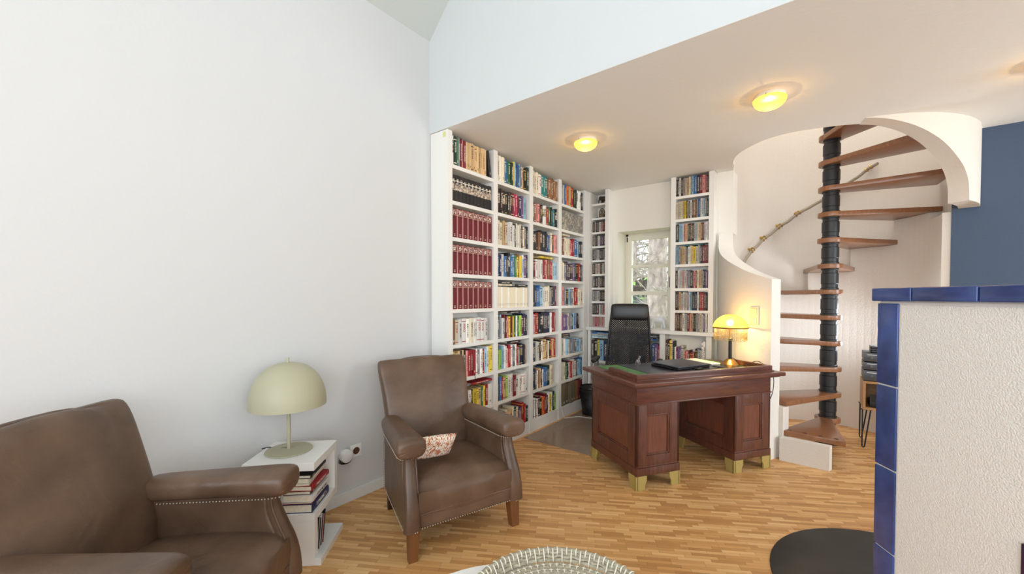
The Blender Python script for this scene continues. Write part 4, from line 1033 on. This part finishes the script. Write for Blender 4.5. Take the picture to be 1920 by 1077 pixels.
b = MB(); b.tube(spline([(.0, .0, .06), (.03, .02, .05), (.05, .05, .02), (.06, .16, .004), (.02, .28, .003)], 6), .0022, 5); b.build('cable', M_CABLE, t, smooth=True)
point_light('desk_lamp_light', LP + Vector((0, -.02, .345)), 20.0, (1.0, .66, .24), .03)
# cable hanging from the far end of the desk top
P = [MD @ Vector(q) for q in ((1.21, .22, .772), (1.285, .17, .815), (1.30, .12, .80), (1.327, .09, .766), (1.345, .06, .70), (1.325, .05, .58), (1.262, .05, .46), (1.25, .06, .30))]
b = MB(); b.tube(spline(P, 6), .0028, 6); tag(b.build('power_cable', M_CABLE), 'thin black cable drooping over the end of the desk near the stairs', 'cable')

# ------------------------------------------------------------------ office chair
oc = thing('office_chair', 'black high backed mesh office chair standing behind the desk', 'office chair', (-1.571, 3.973, .0045), radians(-55) + pi/2)
# local +y faces forward
fw = radians(-72.5); oc.rotation_euler.z = fw - pi/2; oc.scale = (1.06, 1, 1)
for k in range(5):
    a = 2*pi*k/5 + .3; c, s_ = cos(a), sin(a)
    b = MB(); b.tube([(0.03*c, .03*s_, .115), (.16*c, .16*s_, .105), (.30*c, .30*s_, .072)], [.024, .020, .014], 8); leg = b.build('base_arm', M_CHROME, oc, smooth=True)
    b = MB(); Mx = Matrix.Translation((.31*c, .31*s_, .028)) @ Matrix.Rotation(a, 4, 'Z') @ Matrix.Rotation(pi/2, 4, 'X')
    for zz in (-.02, .008): b.lathe([(.0001, 0), (.024, 0), (.027, .004), (.024, .012), (.0001, .012)], c=(0, 0, zz), M=Mx, n=16)
    b.tube([(.31*c, .31*s_, .03), (.30*c, .30*s_, .07)], .009, 6); b.build('caster', mat('grey_caster', rgb(70, 70, 74), rough=.4), leg, smooth=True)
b = MB(); b.lathe([(.03, .09), (.03, .22), (.018, .22), (.018, .40)], n=18); b.build('gas_column', M_BLACK, oc, smooth=True)
b = MB(); rings = [rrect((0, y, z), (1,0,0), (0,0,1), hw, th, 3.2, 28) for y, z, hw, th in ((-.24, .46, .17, .012), (-.22, .46, .22, .03), (-.05, .46, .25, .038), (.14, .47, .255, .040), (.22, .465, .24, .036), (.25, .455, .18, .016))]
b.loft(rings); b.build('seat', mat('black_mesh_cloth', rgb(26, 27, 30), rough=.8), oc, smooth=True, angle=180)
M_MESH = bpy.data.materials.new('black_perforated_mesh'); M_MESH.use_nodes = True
nt = M_MESH.node_tree; bs = nt.nodes['Principled BSDF']; bs.inputs['Base Color'].default_value = rgb(30, 31, 34); bs.inputs['Roughness'].default_value = .7
tc = nt.nodes.new('ShaderNodeTexCoord'); vo = nt.nodes.new('ShaderNodeTexVoronoi'); vo.inputs['Scale'].default_value = 62; vo.inputs['Randomness'].default_value = 0.0
sq = nt.nodes.new('ShaderNodeMapping'); sq.inputs['Scale'].default_value = (1, 0.001, 1); sq.inputs['Rotation'].default_value = (0, radians(45), 0); nt.links.new(tc.outputs['Object'], sq.inputs[0]); nt.links.new(sq.outputs[0], vo.inputs['Vector'])
lt = nt.nodes.new('ShaderNodeMath'); lt.operation = 'GREATER_THAN'; lt.inputs[1].default_value = .19; nt.links.new(vo.outputs['Distance'], lt.inputs[0]); nt.links.new(lt.outputs[0], bs.inputs['Alpha'])
def bk(z):   # half width and y of the back shell
    u = max(0.0, (z - .52) / .74)
    return .225 - .05 * u ** 1.2, -.235 - .13 * u + .05 * sin(pi * min(1, u * 1.1)) * .6
b = MB(); rows = []
for j in range(15):
    z = .54 + .60 * j / 14; hw, y = bk(z); rows.append([b.bm.verts.new((hw * (-1 + 2*i/10), y - .035 * (1 - (-1 + 2*i/10) ** 2), z)) for i in range(11)])
for A, B in zip(rows, rows[1:]):
    for i in range(10): b.bm.faces.new((A[i], A[i+1], B[i+1], B[i]))
b.build('back_mesh', M_MESH, oc, smooth=True, angle=180, mods=[('SOLIDIFY', dict(thickness=.002))])
b = MB(); P = []
for sx in (-1, 1):
    pp = [(sx * bk(z)[0], bk(z)[1], z) for z in [.50 + .70 * j / 12 for j in range(13)]]; P.append(pp)
full = P[0] + [(-.12, bk(1.22)[1], 1.235), (.12, bk(1.22)[1], 1.235)] + P[1][::-1] + [(.15, -.225, .47), (-.15, -.225, .47)]
b.tube(full, .011, 8, loop=True); b.build('back_frame', M_BLACK, oc, smooth=True, angle=180)
b = MB(); rings = [rrect((0, -.345 + dy, z), (1,0,0), (0,1,0), hw, th, 4.5, 32) for z, dy, hw, th in ((1.088, 0, .170, .008), (1.095, 0, .186, .024), (1.15, -.002, .190, .032), (1.22, -.006, .190, .032), (1.258, -.010, .184, .026), (1.272, -.012, .168, .010))]
b.loft(rings); b.build('headrest', mat('black_leatherette', rgb(28, 28, 30), rough=.38, spec=.6), oc, smooth=True, angle=180, mods=SUB)
M_ARMG = mat('grey_armrest_frame', rgb(150, 150, 148), rough=.35, metal=.4)
for sx in (-1, 1):
    b = MB(); x = sx * .30; b.tube(spline([(sx*.22, .10, .44), (x, .16, .50), (x, .19, .60), (x, .14, .675), (x, -.02, .685), (x, -.15, .66), (x, -.20, .56), (sx*.24, -.18, .46)], 6), .012, 8); a_ = b.build('armrest', M_ARMG, oc, smooth=True, angle=180)
    b = MB(); b.loft([rrect((x, y, .694), (1,0,0), (0,0,1), hw, .014, 3, 20) for y, hw in ((-.17, .012), (-.15, .026), (.0, .03), (.13, .028), (.17, .012))]); b.build('armrest_pad', M_BLACK, a_, smooth=True, angle=180)

# clear chair mat, bin, white cable
def clearmat():
    m = bpy.data.materials.new('clear_chair_mat'); m.use_nodes = True; nt = m.node_tree
    for n in list(nt.nodes): nt.nodes.remove(n)
    N = nt.nodes.new; L = nt.links.new; o = N('ShaderNodeOutputMaterial'); tp = N('ShaderNodeBsdfTransparent'); tp.inputs[0].default_value = (.93, .91, .90, 1)
    pb = N('ShaderNodeBsdfPrincipled'); pb.inputs['Base Color'].default_value = rgb(186, 166, 150); pb.inputs['Roughness'].default_value = .14
    a = N('ShaderNodeMixShader'); a.inputs[0].default_value = .50; L(tp.outputs[0], a.inputs[1]); L(pb.outputs[0], a.inputs[2]); L(a.outputs[0], o.inputs[0]); return m
b = MB(); b.prism([(-2.245, 3.1, .0005), (-1.548, 3.1, .0005), (-1.0, 3.915, .0005), (-1.0, 4.34, .0005), (-2.245, 4.34, .0005)], (0, 0, .003)); tag(b.build('chair_mat', clearmat()), 'greyish translucent floor mat between the bookcase and the desk', 'mat')
bn = thing('waste_basket', 'black wire mesh waste basket beside the bookcase behind the desk', 'waste basket', (-2.085, 4.215, .004))
nt0 = bpy.data.materials.new('black_wire_mesh'); nt0.use_nodes = True; nt = nt0.node_tree; bs = nt.nodes['Principled BSDF']; bs.inputs['Base Color'].default_value = rgb(26, 26, 28); bs.inputs['Roughness'].default_value = .4
tc = nt.nodes.new('ShaderNodeTexCoord'); ck = nt.nodes.new('ShaderNodeTexChecker'); ck.inputs['Scale'].default_value = 150; nt.links.new(tc.outputs['Object'], ck.inputs['Vector']); 
mm = nt.nodes.new('ShaderNodeMapRange'); mm.inputs[3].default_value = .45; mm.inputs[4].default_value = 1; nt.links.new(ck.outputs['Fac'], mm.inputs[0]); nt.links.new(mm.outputs[0], bs.inputs['Alpha'])
b = MB(); b.lathe([(.0001, .006), (.105, .006), (.135, .27)], n=36); b.build('mesh_body', nt0, bn, smooth=True, mods=[('SOLIDIFY', dict(thickness=.002))])
b = MB(); b.lathe([(.134, .265), (.139, .265), (.14, .29), (.136, .295), (.133, .29), (.134, .265)], n=36); b.lathe([(.10, 0), (.108, 0), (.109, .02), (.10, .02), (.10, 0)], n=36); b.build('rim', M_BLACK, bn, smooth=True)
b = MB()
for k in range(9):
    a = k * 2.4; b.lathe([(.0001, 0), (.10, .002), (.13, .03), (.128, .05)], c=(0, 0, .27 + .002), n=36, a0=0, a1=2*pi) if k == 0 else None
b.build('bin_liner', mat('black_bin_liner', rgb(38, 38, 40), rough=.35), bn, smooth=True)
b = MB(); b.tube(spline([(-2.262, 3.84, .14), (-2.255, 3.85, .08), (-2.24, 3.87, .012), (-2.21, 3.91, .009), (-2.14, 4.01, .009), (-2.03, 4.04, .009), (-1.96, 4.07, .009), (-1.93, 4.15, .009)], 6), .0045, 6)
tag(b.build('power_cable', mat('white_cable', rgb(226, 224, 218), rough=.5)), 'white cable running over the floor from the bookcase to the desk', 'cable')

# ------------------------------------------------------------------ window sill figure
pb = thing('bear_figurine', 'white polar bear figurine walking on the window sill', 'figurine', (-1.50, 4.70, CT), radians(195))
M_POR = mat('white_porcelain', rgb(236, 236, 238), rough=.25)
b = MB(); b.loft([rrect((x, 0, z), (0,1,0), (0,0,1), hw, hh, 2.2, 16) for x, z, hw, hh in ((-.088, .10, .006, .006), (-.08, .10, .026, .028), (-.045, .105, .036, .040), (.0, .102, .036, .038), (.04, .108, .032, .036), (.07, .122, .022, .026), (.10, .135, .017, .020), (.118, .132, .018, .018), (.14, .122, .011, .011), (.152, .118, .005, .005))]); 
b.sphere((.112, .013, .151), .006, u=8, v=6); b.sphere((.112, -.013, .151), .006, u=8, v=6); b.build('body', M_POR, pb, smooth=True, angle=180)
for x, y, dx in ((-.06, .02, -.02), (-.06, -.02, .015), (.045, .02, .02), (.045, -.02, -.012)):
    b = MB(); b.tube([(x, y, .095), (x + dx*.6, y, .05), (x + dx, y, .014), (x + dx + .004, y, 0)], [.022, .015, .012, .014], 10); b.build('leg', M_POR, pb, smooth=True, angle=180)
# carved figures on the two top shelves of the disc tower
M_CARV = mat('dark_carved_wood', rgb(62, 46, 38), rough=.5, vary=.4, vscale=60)
e = thing('elephant_figurine', 'dark carved elephant figure on the topmost shelf of the disc tower', 'figurine', (-2.12, 4.63, 2.49), radians(180))
b = MB(); b.loft([rrect((x, 0, z), (0,1,0), (0,0,1), hw, hh, 2.2, 14) for x, z, hw, hh in ((-.055, .06, .005, .005), (-.05, .06, .022, .024), (-.01, .062, .028, .030), (.03, .066, .026, .028), (.055, .072, .022, .024), (.07, .07, .010, .012))]); b.tube([(.062, 0, .072), (.082, 0, .05), (.084, 0, .02), (.078, 0, .006)], [.012, .009, .006, .004], 8); b.build('body', M_CARV, e, smooth=True, angle=180)
for x in (-.035, .035):
    for y in (-.015, .015): b = MB(); b.tube([(x, y, .05), (x, y, 0)], [.012, .010], 8); b.build('leg', M_CARV, e, smooth=True)
for y in (-1, 1): b = MB(); b.loft([rrect((.05, y * d, .07), (1, 0, 0), (0, 0, 1), r_, r_ * 1.2, 2, 14) for d, r_ in ((.020, .01), (.026, .021), (.030, .018), (.031, .006))]); b.build('ear', M_CARV, e, smooth=True)
e = thing('seated_figurine', 'small carved seated figure on the second shelf of the disc tower', 'figurine', (-2.165, 4.64, 2.317))
b = MB(); b.lathe([(.0001, 0), (.030, 0), (.032, .010), (.026, .022), (.024, .04), (.026, .055), (.014, .068), (.010, .073), (.017, .083), (.018, .095), (.010, .108), (.0001, .112)], n=18); b.build('body', mat('weathered_wood', rgb(120, 100, 76), rough=.6, vary=.35, vscale=60), e, smooth=True, angle=60)
b = MB(); b.tube(spline([(-.032, -.002, .012), (-.036, 0, .06), (-.024, 0, .105), (0, 0, .124), (.024, 0, .105), (.036, 0, .06), (.032, -.002, .012)], 5), .005, 6); b.build('arched_surround', M_CARV, e, smooth=True)
e = thing('bird_figurine', 'tiny dark bird figure on the second shelf of the disc tower', 'figurine', (-2.095, 4.64, 2.317), radians(160))
b = MB(); b.loft([rrect((x, 0, z), (0,1,0), (0,0,1), r_, r_, 2, 12) for x, z, r_ in ((-.034, .034, .003), (-.018, .022, .009), (.0, .018, .014), (.016, .024, .011), (.024, .036, .008), (.032, .038, .004), (.04, .037, .001))]); b.lathe([(.0001, 0), (.013, 0), (.010, .006), (.0001, .012)], n=12); b.build('body', M_CARV, e, smooth=True, angle=180)
e = thing('pebble_figurine', 'tiny brown lump beside the carved seated figure', 'figurine', (-2.225, 4.63, 2.317)); b = MB(); b.sphere((0, 0, .010), .012, 1.2, 1, .85); b.sphere((.012, 0, .016), .006); b.build('body', M_CARV, e, smooth=True)

# switches on the curved wall
for i, z in enumerate((1.225, 1.150)):
    pass
sw = thing('light_switch', 'double cream light switch on the curved wall above the desk lamp', 'light switch', (CX + (RO + .001) * cos(radians(-123.4)), CY + (RO + .001) * sin(radians(-123.4)), 1.187), radians(-123.4))
M_SW = mat('cream_switch', rgb(240, 226, 196), rough=.35)
b = MB(); b.box(0, .010, -.041, .041, -.077, .077, .003); b.build('frame', M_SW, sw, smooth=True)
for z in (-.036, .036): b = MB(); b.box(.0095, .015, -.029, .029, z - .029, z + .029, .002); b.build('rocker', M_SW, sw, smooth=True)

# ------------------------------------------------------------------ ceiling lamps
def opal():
    m = bpy.data.materials.new('lit_opal_glass'); m.use_nodes = True; nt = m.node_tree
    for n in list(nt.nodes): nt.nodes.remove(n)
    N = nt.nodes.new; L = nt.links.new; o = N('ShaderNodeOutputMaterial')
    tr = N('ShaderNodeBsdfTranslucent'); tr.inputs[0].default_value = (.5, .27, .03, 1); tp = N('ShaderNodeBsdfTransparent'); tp.inputs[0].default_value = (1, .74, .30, 1)
    em = N('ShaderNodeEmission'); em.inputs[0].default_value = (1, .64, .08, 1); em.inputs[1].default_value = .72
    a = N('ShaderNodeMixShader'); a.inputs[0].default_value = .3; L(tr.outputs[0], a.inputs[1]); L(tp.outputs[0], a.inputs[2])
    d = N('ShaderNodeAddShader'); L(a.outputs[0], d.inputs[0]); L(em.outputs[0], d.inputs[1]); L(d.outputs[0], o.inputs[0]); return m
M_OPAL = opal()
for i, (x, y, lb) in enumerate(((-1.544, 2.995, 'lit yellow glass ceiling lamp nearer to the bookcase'), (-0.280, 3.055, 'lit yellow glass ceiling lamp between the desk and the header edge'), (0.994, 3.535, 'lit ceiling lamp cut off at the picture edge above the stove'))):
    t = thing('ceiling_lamp', lb, 'ceiling lamp', (x, y, ZC), 0, None); t.scale = (.76, .76, .86)
    b = MB(); b.lathe([(.0001, 0), (.112, 0), (.116, -.006), (.114, -.022), (.108, -.026), (.0001, -.026)], n=40); b.build('mounting_ring', mat('white_metal', rgb(228, 220, 206), rough=.4), t, smooth=True)
    b = MB(); pr = [(.108, -.022)] + [(max(.0001, .122 * cos(a)), -.030 - .072 * sin(a)) for a in [pi/2 * k / 10 for k in range(11)]]; b.lathe(pr, n=40); b.build('glass_bowl', M_OPAL, t, smooth=True, angle=180); point_light('ceiling_lamp_light', (0, 0, -.05), 3.6, (1.0, .74, .34), .001, t)
    b = MB()
    for a in (.4, 2.5, 4.6): b.tube([(.112 * cos(a), .112 * sin(a), -.018), (.128 * cos(a), .128 * sin(a), -.022), (.126 * cos(a), .126 * sin(a), -.036)], .0035, 6)
    b.build('retaining_clip', M_CHROME, t, smooth=True)

# ------------------------------------------------------------------ spiral staircase
M_TREAD = mat('oiled_beech_treads', rgb(146, 98, 64), rough=.32, vary=.18, vscale=10, aniso=(2, 10, 2), coat=.3)
M_POLE = mat('black_painted_steel', rgb(32, 34, 36), rough=.42, spec=.5)
sc_ = thing('spiral_staircase', 'spiral staircase of wooden treads round a black steel pole', 'staircase', (CX, CY, 0))
b = MB(); b.lathe([(.0001, 0), (.11, 0), (.11, .012), (.0001, .012)], n=32); b.lathe([(.05, .01), (.05, 3.1)], n=28); b.build('pole', M_POLE, sc_, smooth=True)
for k in range(1, 14):
    z1 = RISE * k; z0 = z1 - .042; m = radians(tread_mid(k)); h_ = radians(TW / 2)
    # spacer sleeve under the tread
    b = MB(); zb = z1 - RISE + .002 if k > 1 else .012
    b.lathe([(.0505, zb), (.068, zb), (.068, zb + .012), (.062, zb + .016), (.062, zb + .05), (.066, zb + .054), (.066, z0 - .045), (.060, z0 - .040), (.060, z0 - .014), (.067, z0 - .011), (.067, z0 - .001), (.0505, z0 - .001)], n=28)
    b.build('spacer_sleeve', M_POLE, sc_, smooth=True)
    if k == 1:
        outline = [(.795, radians(-115.5) ), (.758, radians(-82.0))]
        Rr = .098; pts = [(.786 * cos(radians(-114)), .786 * sin(radians(-114))), (.76 * cos(radians(-82.0)), .76 * sin(radians(-82.0)))]
        a0_, a1_ = radians(-72), radians(-132)
    else:
        R_t = .785 if k < 10 else (.775 if k < 12 else .77); pts = [(R_t * cos(m - h_), R_t * sin(m - h_)), (R_t * cos(m + h_), R_t * sin(m + h_))]
        if k in (2, 3): pts = [(.742 * cos(m - h_ * .9), .742 * sin(m - h_ * .9)), (.742 * cos(m + h_ * .9), .742 * sin(m + h_ * .9))]
        Rr = .098; a0_, a1_ = m + pi * .42, m - pi * .42
    # hub side of the tread: an arc round the far side of the pole
    hub = []
    span = 2*pi - (a0_ - a1_)
    for q in range(15):
        a = a0_ + span * q / 14; hub.append((Rr * cos(a), Rr * sin(a)))
    outl = [pts[0], pts[1]] + hub
    b = MB(); b.prism([(x, y, z0) for x, y in outl], (0, 0, z1 - z0), bev=.005, seg=2)
    tr = b.build('tread', M_TREAD, sc_, smooth=True)
    if k == 1:
        b = MB()
        for q in range(4):
            f = (q + .5) / 4; px_, py_ = pts[0][0] + (pts[1][0] - pts[0][0]) * f, pts[0][1] + (pts[1][1] - pts[0][1]) * f
            b.lathe([(.0001, 0), (.016, 0), (.016, .0012), (.0001, .0012)], c=(px_ * .955, py_ * .955, z1 - .0002), n=14)
        b.build('screw_plug', mat('dark_wood_plug', rgb(84, 44, 26), rough=.4), tr)
# rope handrail on the inner wall
rp = thing('rope_handrail', 'twisted rope handrail in brass rings along the round stairwell wall', 'handrail', (CX, CY, 0))
RP = [(166, 1.72), (161, 1.785), (153.8, 1.85), (137.3, 2.02), (121.3, 2.175), (106.7, 2.315), (93.8, 2.415), (76.5, 2.565), (60.7, 2.685)]
def rpos(a, z, r=.745): return Vector((r * cos(radians(a)), r * sin(radians(a)), z))
def rz(a): return interp(sorted(RP), a)
BR = [153, 140, 126, 112, 86, 66]
pts = []
for k in range(121):
    a = 166 - (166 - 60.5) * k / 120; near = min(abs(a - q) for q in BR); pts.append(rpos(a, rz(a) - .014 * min(1, near / 6.5)))
for q in range(3):
    b = MB(); P = []
    for k in range(0, 721):
        f = k / 720 * 120; i = min(119, int(f)); p = pts[i].lerp(pts[i + 1], f - i); tg = (pts[i + 1] - pts[i]).normalized(); n1 = tg.cross(Vector((0, 0, 1))).normalized(); n2 = tg.cross(n1)
        ph = k * .34 + q * 2 * pi / 3; P.append(p + (n1 * cos(ph) + n2 * sin(ph)) * .0075)
    b.tube(P, .0088, 6); b.build('rope_strand', mat('hemp_rope', rgb(168, 156, 138), rough=.95), rp, smooth=True, angle=180)
for a in BR:
    b = MB(); c = rpos(a, rz(a)); tg = (rpos(a - 1, rz(a - 1)) - rpos(a + 1, rz(a + 1))).normalized(); n1 = tg.cross(Vector((0, 0, 1))).normalized(); n2 = tg.cross(n1)
    for off in (-.02, .02):
        b.tube([c + tg * off + (n1 * cos(2*pi*k/16) + n2 * sin(2*pi*k/16)) * .0205 for k in range(16)], .005, 6, loop=True)
    w = rpos(a, rz(a), RI - .001); b.tube([c + Vector((0, 0, .018)), w + Vector((0, 0, .018))], .005, 6); b.sphere(w.lerp(c, .05) + Vector((0, 0, .018)), .014, u=10, v=6)
    b.build('ring_bracket', M_BRASS, rp, smooth=True)

# ------------------------------------------------------------------ hi-fi on hairpin leg stand under the stairs
HX, HYy = .30, 4.745; hr = radians(0)
hs = thing('media_console', 'small wooden box console on black hairpin legs under the spiral stairs', 'console', (HX, HYy, 0), hr)
M_OAKB = mat('light_oak_box', rgb(176, 132, 88), rough=.5, vary=.2, vscale=14, aniso=(1, 6, 6))
Wd, Dp = .36, .34
for nm, bx_ in (('top_board', (0, Wd, 0, Dp, .580, .600)), ('bottom_board', (0, Wd, 0, Dp, .345, .365)), ('side_board', (0, .02, 0, Dp, .3655, .5795)), ('side_board', (Wd - .02, Wd, 0, Dp, .3655, .5795)), ('back_board', (.02, Wd - .02, Dp - .012, Dp, .3655, .5795))):
    b = MB(); b.box(*bx_, .002); b.build(nm, M_OAKB, hs)
for x in (.03, Wd - .03):
    for y in (.03, Dp - .03):
        sx = -1 if x < .1 else 1; sy = -1 if y < .1 else 1
        b = MB(); b.tube([(x - .028, y, .345), (x + sx * .02 - .008, y + sy * .02, .012), (x + sx * .02, y + sy * .02, .0045), (x + sx * .02 + .008, y + sy * .02, .012), (x + .028, y, .345)], .0055, 8); b.box(x - .04, x + .04, y - .02, y + .02, .341, .3455); b.build('hairpin_leg', M_BLACK, hs, smooth=True)
tt = thing('turntable_shelf_device', 'dark flat device standing inside the wooden console box', 'device', (HX + .05, HYy + .03, .3655))
b = MB(); b.box(0, .26, 0, .24, 0, .05, .003); b.build('housing', M_BLACK, tt, smooth=True)
b = MB(); b.box(.0, .26, .0, .002, .05, .115); b.build('dust_cover', mat('smoked_glass', rgb(60, 58, 56), rough=.1), tt)
M_AMP = mat('grey_amplifier_metal', rgb(92, 94, 98), rough=.35, metal=.5)
z = .6005
for i, (h_, lb) in enumerate(((.098, 'lowest grey amplifier unit stacked on the wooden console'), (.072, 'middle grey amplifier unit of the stack on the console'), (.082, 'topmost grey amplifier unit of the stack on the console'))):
    t = thing('amplifier', lb, 'amplifier', (HX + .006, HYy + .01, z))
    b = MB(); b.box(0, .30, .008, .29, .006, h_ - .004, .003); b.build('housing', M_BLACK, t, smooth=True)
    b = MB(); b.box(-.002, .302, 0, .010, .005, h_ - .003, .002); fp = b.build('front_panel', M_AMP, t, smooth=True)
    for kx, kr in ((.05, .010), (.24, .016), (.27, .008)):
        b = MB(); b.lathe([(.0001, .014), (kr, .014), (kr + .001, 0), (.0001, 0)], M=Matrix.Translation((kx, 0, h_ * .5)) @ Matrix.Rotation(pi/2, 4, 'X'), n=16); b.build('knob', M_CHROME, fp, smooth=True)
    b = MB(); b.box(.02, .085, -.0012, 0, h_ * .74, h_ * .80); b.build('name_strip', mat('pale_print', rgb(214, 214, 214), rough=.4), fp)
    b = MB(); b.box(.1, .2, -.001, 0, h_ * .35, h_ * .7); b.build('display', mat('dark_screen', rgb(28, 29, 30)), fp)
    for fx in (.03, .27): b = MB(); b.lathe([(.012, 0), (.012, .0065)], c=(fx, .05, 0), n=10); b.lathe([(.012, 0), (.012, .0065)], c=(fx, .24, 0), n=10); b.build('foot', M_BLACK, t)
    z += h_ + .0006
for i in range(3):
    t = thing('media_player', ('lowest', 'middle', 'topmost')[i] + ' thin black player box on top of the amplifier stack', 'player', (HX + .05, HYy + .04, z + .0185 * i))
    b = MB(); b.box(0, .13, 0, .14, 0, .017, .003); b.build('housing', M_BLACK, t, smooth=True)
    b = MB(); b.box(.01, .05, -.001, .0005, .006, .010); b.build('indicator', M_CHROME, t)
t = thing('speaker', 'slim upright black speaker beside the thin player boxes', 'speaker', (HX + .20, HYy + .03, z))
b = MB(); b.box(0, .10, 0, .12, 0, .26, .006, seg=3); b.build('cabinet', M_BLACK, t, smooth=True)
b = MB(); b.box(.008, .092, -.003, .001, .01, .25, .002); b.build('grille', mat('speaker_cloth', rgb(34, 34, 36), rough=.9, bump=.4, bscale=500), t)

# ------------------------------------------------------------------ tiled stove
SP = Vector((.172, 2.11, 0)); sd = Vector((.528, -.849, 0)); sn = Vector((-.849, -.528, 0))   # along the visible face towards the viewer; outward normal
sr = atan2(sd.y, sd.x)
sv = thing('tiled_stove', 'white plastered masonry stove edged with glossy cobalt blue tiles', 'stove', SP, sr)
# local: x along the face, y = left of x = back side is +y?  (normal points to -y)
M_COB = mat('cobalt_glaze', rgb(50, 74, 136), rough=.14, vary=.4, vscale=7, bump=.15, bscale=14, coat=.5)
M_SPL = mat('textured_stove_plaster', rgb(244, 240, 234), rough=.95, bump=.45, bscale=190, spec=.1)
M_GR = mat('white_grout', rgb(228, 226, 222), rough=.8)
LNG, THK = 1.9, .62
b = MB(); b.box(.096, LNG, .004, THK, 0, 1.322, .004); b.build('plaster_body', M_SPL, sv)
b = MB(); b.box(.004, LNG, .006, THK - .006, 0, 1.331); b.box(.006, LNG, .008, THK - .01, 1.325, 1.372); b.build('grout_core', M_GR, sv)
for k in range(5):
    z1 = 1.325 - .314 * k; z0 = max(.005, z1 - .308)
    b = MB(); b.box(0, .0925, 0, .30, z0, z1, .004, seg=3); b.build('edge_tile', M_COB, sv, smooth=True)
    b = MB(); b.box(0, .0925, .306, THK, z0, z1, .004, seg=3); b.build('edge_tile', M_COB, sv, smooth=True)
x = -.012; 
for i, w in enumerate((.178, .222, .222, .222, .222, .222, .222, .222, .22)):
    for y0, y1 in ((-.014, .30), (.305, THK + .01)):
        b = MB(); b.box(x, x + w - .006, y0, y1, 1.334, 1.383, .005, seg=3); b.build('cap_tile', M_COB, sv, smooth=True)
    x += w
b = MB(); b.box(.50, .80, -.004, .01, .30, .688, .003); b.build('stove_niche_tile', mat('aubergine_glaze', rgb(66, 40, 66), rough=.2), sv, smooth=True)
# round floor plate
b = MB(); n = 72; cx_, cy_, rr = .42, 2.47, .615
b.lathe([(.0001, .0), (rr, 0), (rr + .002, .003), (rr - .004, .006), (.0001, .006)], c=(0, 0, 0), n=n)
tag(b.build('floor_plate', mat('blackened_steel', rgb(52, 52, 50), rough=.5, vary=.25, vscale=5), loc=(cx_, cy_, .0005), smooth=True), 'round black metal floor plate in front of the stove', 'floor plate')

# ------------------------------------------------------------------ coffee table and woven tray
TC = (-.572, .983)
ct = thing('coffee_table', 'low round white coffee table under the woven tray', 'coffee table', (-.599, .776, 0)); ct.scale = (.97, .97, 1.08)
b = MB(); b.lathe([(.0001, .350), (.425, .350), (.44, .356), (.44, .374), (.436, .380), (.0001, .380)], n=64); b.build('table_top', M_TAB, ct, smooth=True, angle=50)
for k in range(4):
    a = pi/4 + pi/2 * k; b = MB(); b.tube([(.26*cos(a), .26*sin(a), .352), (.33*cos(a), .33*sin(a), 0)], [.02, .013], 12); b.build('leg', M_OAKB, ct, smooth=True)
ty = thing('woven_tray', 'round woven grey rattan tray with white stitching on the coffee table', 'tray', (TC[0], TC[1], .4112))
ty.scale = (.955, .955, .56)
M_RAT = mat('grey_rattan', rgb(176, 168, 146), rough=.8, vary=.3, vscale=90); M_STI = mat('white_raffia', rgb(236, 230, 212), rough=.8)
b = MB()
for i, r in enumerate([.012 + .0145 * k for k in range(19)]):
    b.tube([(r*cos(2*pi*k/64), r*sin(2*pi*k/64), .009) for k in range(64)], .0078, 6, loop=True)
b.lathe([(.0001, .001), (.285, .001), (.285, .006), (.0001, .006)], n=48); b.build('woven_base', M_RAT, ty, smooth=True)
b = MB()
for (r, z, q) in ((.292, .018, .010), (.300, .034, .010), (.307, .050, .010), (.311, .064, .009)):
    N_ = 150; b.tube([((r + .003*sin(k*2*pi/N_*36 + z*150))*cos(2*pi*k/N_), (r + .003*sin(k*2*pi/N_*36 + z*150))*sin(2*pi*k/N_), z + .0035*sin(k*2*pi/N_*36)) for k in range(N_)], q, 7, loop=True)
b.build('rim', M_RAT, ty, smooth=True)
b = MB()
for k in range(110):
    a = 2*pi*k/110; c, s_ = cos(a), sin(a); P = [(.294, .046), (.297, .066), (.303, .0755), (.313, .077), (.3225, .068), (.322, .052)] if k % 2 == 0 else [(.279, .018), (.286, .036), (.292, .052), (.298, .066), (.305, .076)]
    b.tube([(r*c, r*s_, z) for r, z in P], .0026, 5)
for j, r in enumerate([.034 + .029 * k for k in range(9)]):
    n_ = max(8, int(2*pi*r/.024))
    for k in range(n_):
        a = 2*pi*(k + .5*(j % 2))/n_; c, s_ = cos(a), sin(a); b.tube([((r-.011)*c, (r-.011)*s_, .0165), (r*c, r*s_, .0185), ((r+.011)*c, (r+.011)*s_, .0165)], .0022, 4)
        a2 = a + .006 / r; b.tube([(r*cos(a - .007/r), r*sin(a - .007/r), .0185), (r*cos(a2), r*sin(a2), .0185)], .0022, 4)
sx_ = b.build('stitching', M_STI, ty, smooth=True, angle=180); sx_['kind'] = 'stuff'

# lettering on a few spines that can be read in the low cabinet and the bookcase

M_INKW = mat('white_print', rgb(238, 236, 230), rough=.6)
TM = Matrix(((0, 1, 0, 0), (0, 0, -1, 0), (-1, 0, 0, 0), (0, 0, 0, 1)))
def letter_book(start, text, fz=.5, k=.62):
    for o in [q for q in bpy.data.objects if q.get('label', '').startswith(start)][:1]:
        xs_ = [v.co.x for v in o.data.vertices]; zs_ = [v.co.z for v in o.data.vertices]; t, h = max(xs_), max(zs_)
        sz = min(t * k * 1.35, h * 1.5 / max(4, len(text)))
        lettering(text, sz, o, Matrix.Translation((t / 2, -.0006, h * fz)) @ TM, M_INKW, 'title_lettering')
letter_book('blue book, ninth from left in the middle part', 'VAN GOGH')
letter_book('black book, sixth from left in the middle part', 'UTAH')
letter_book('black book, second from left on the eighth shelf, first', 'China')
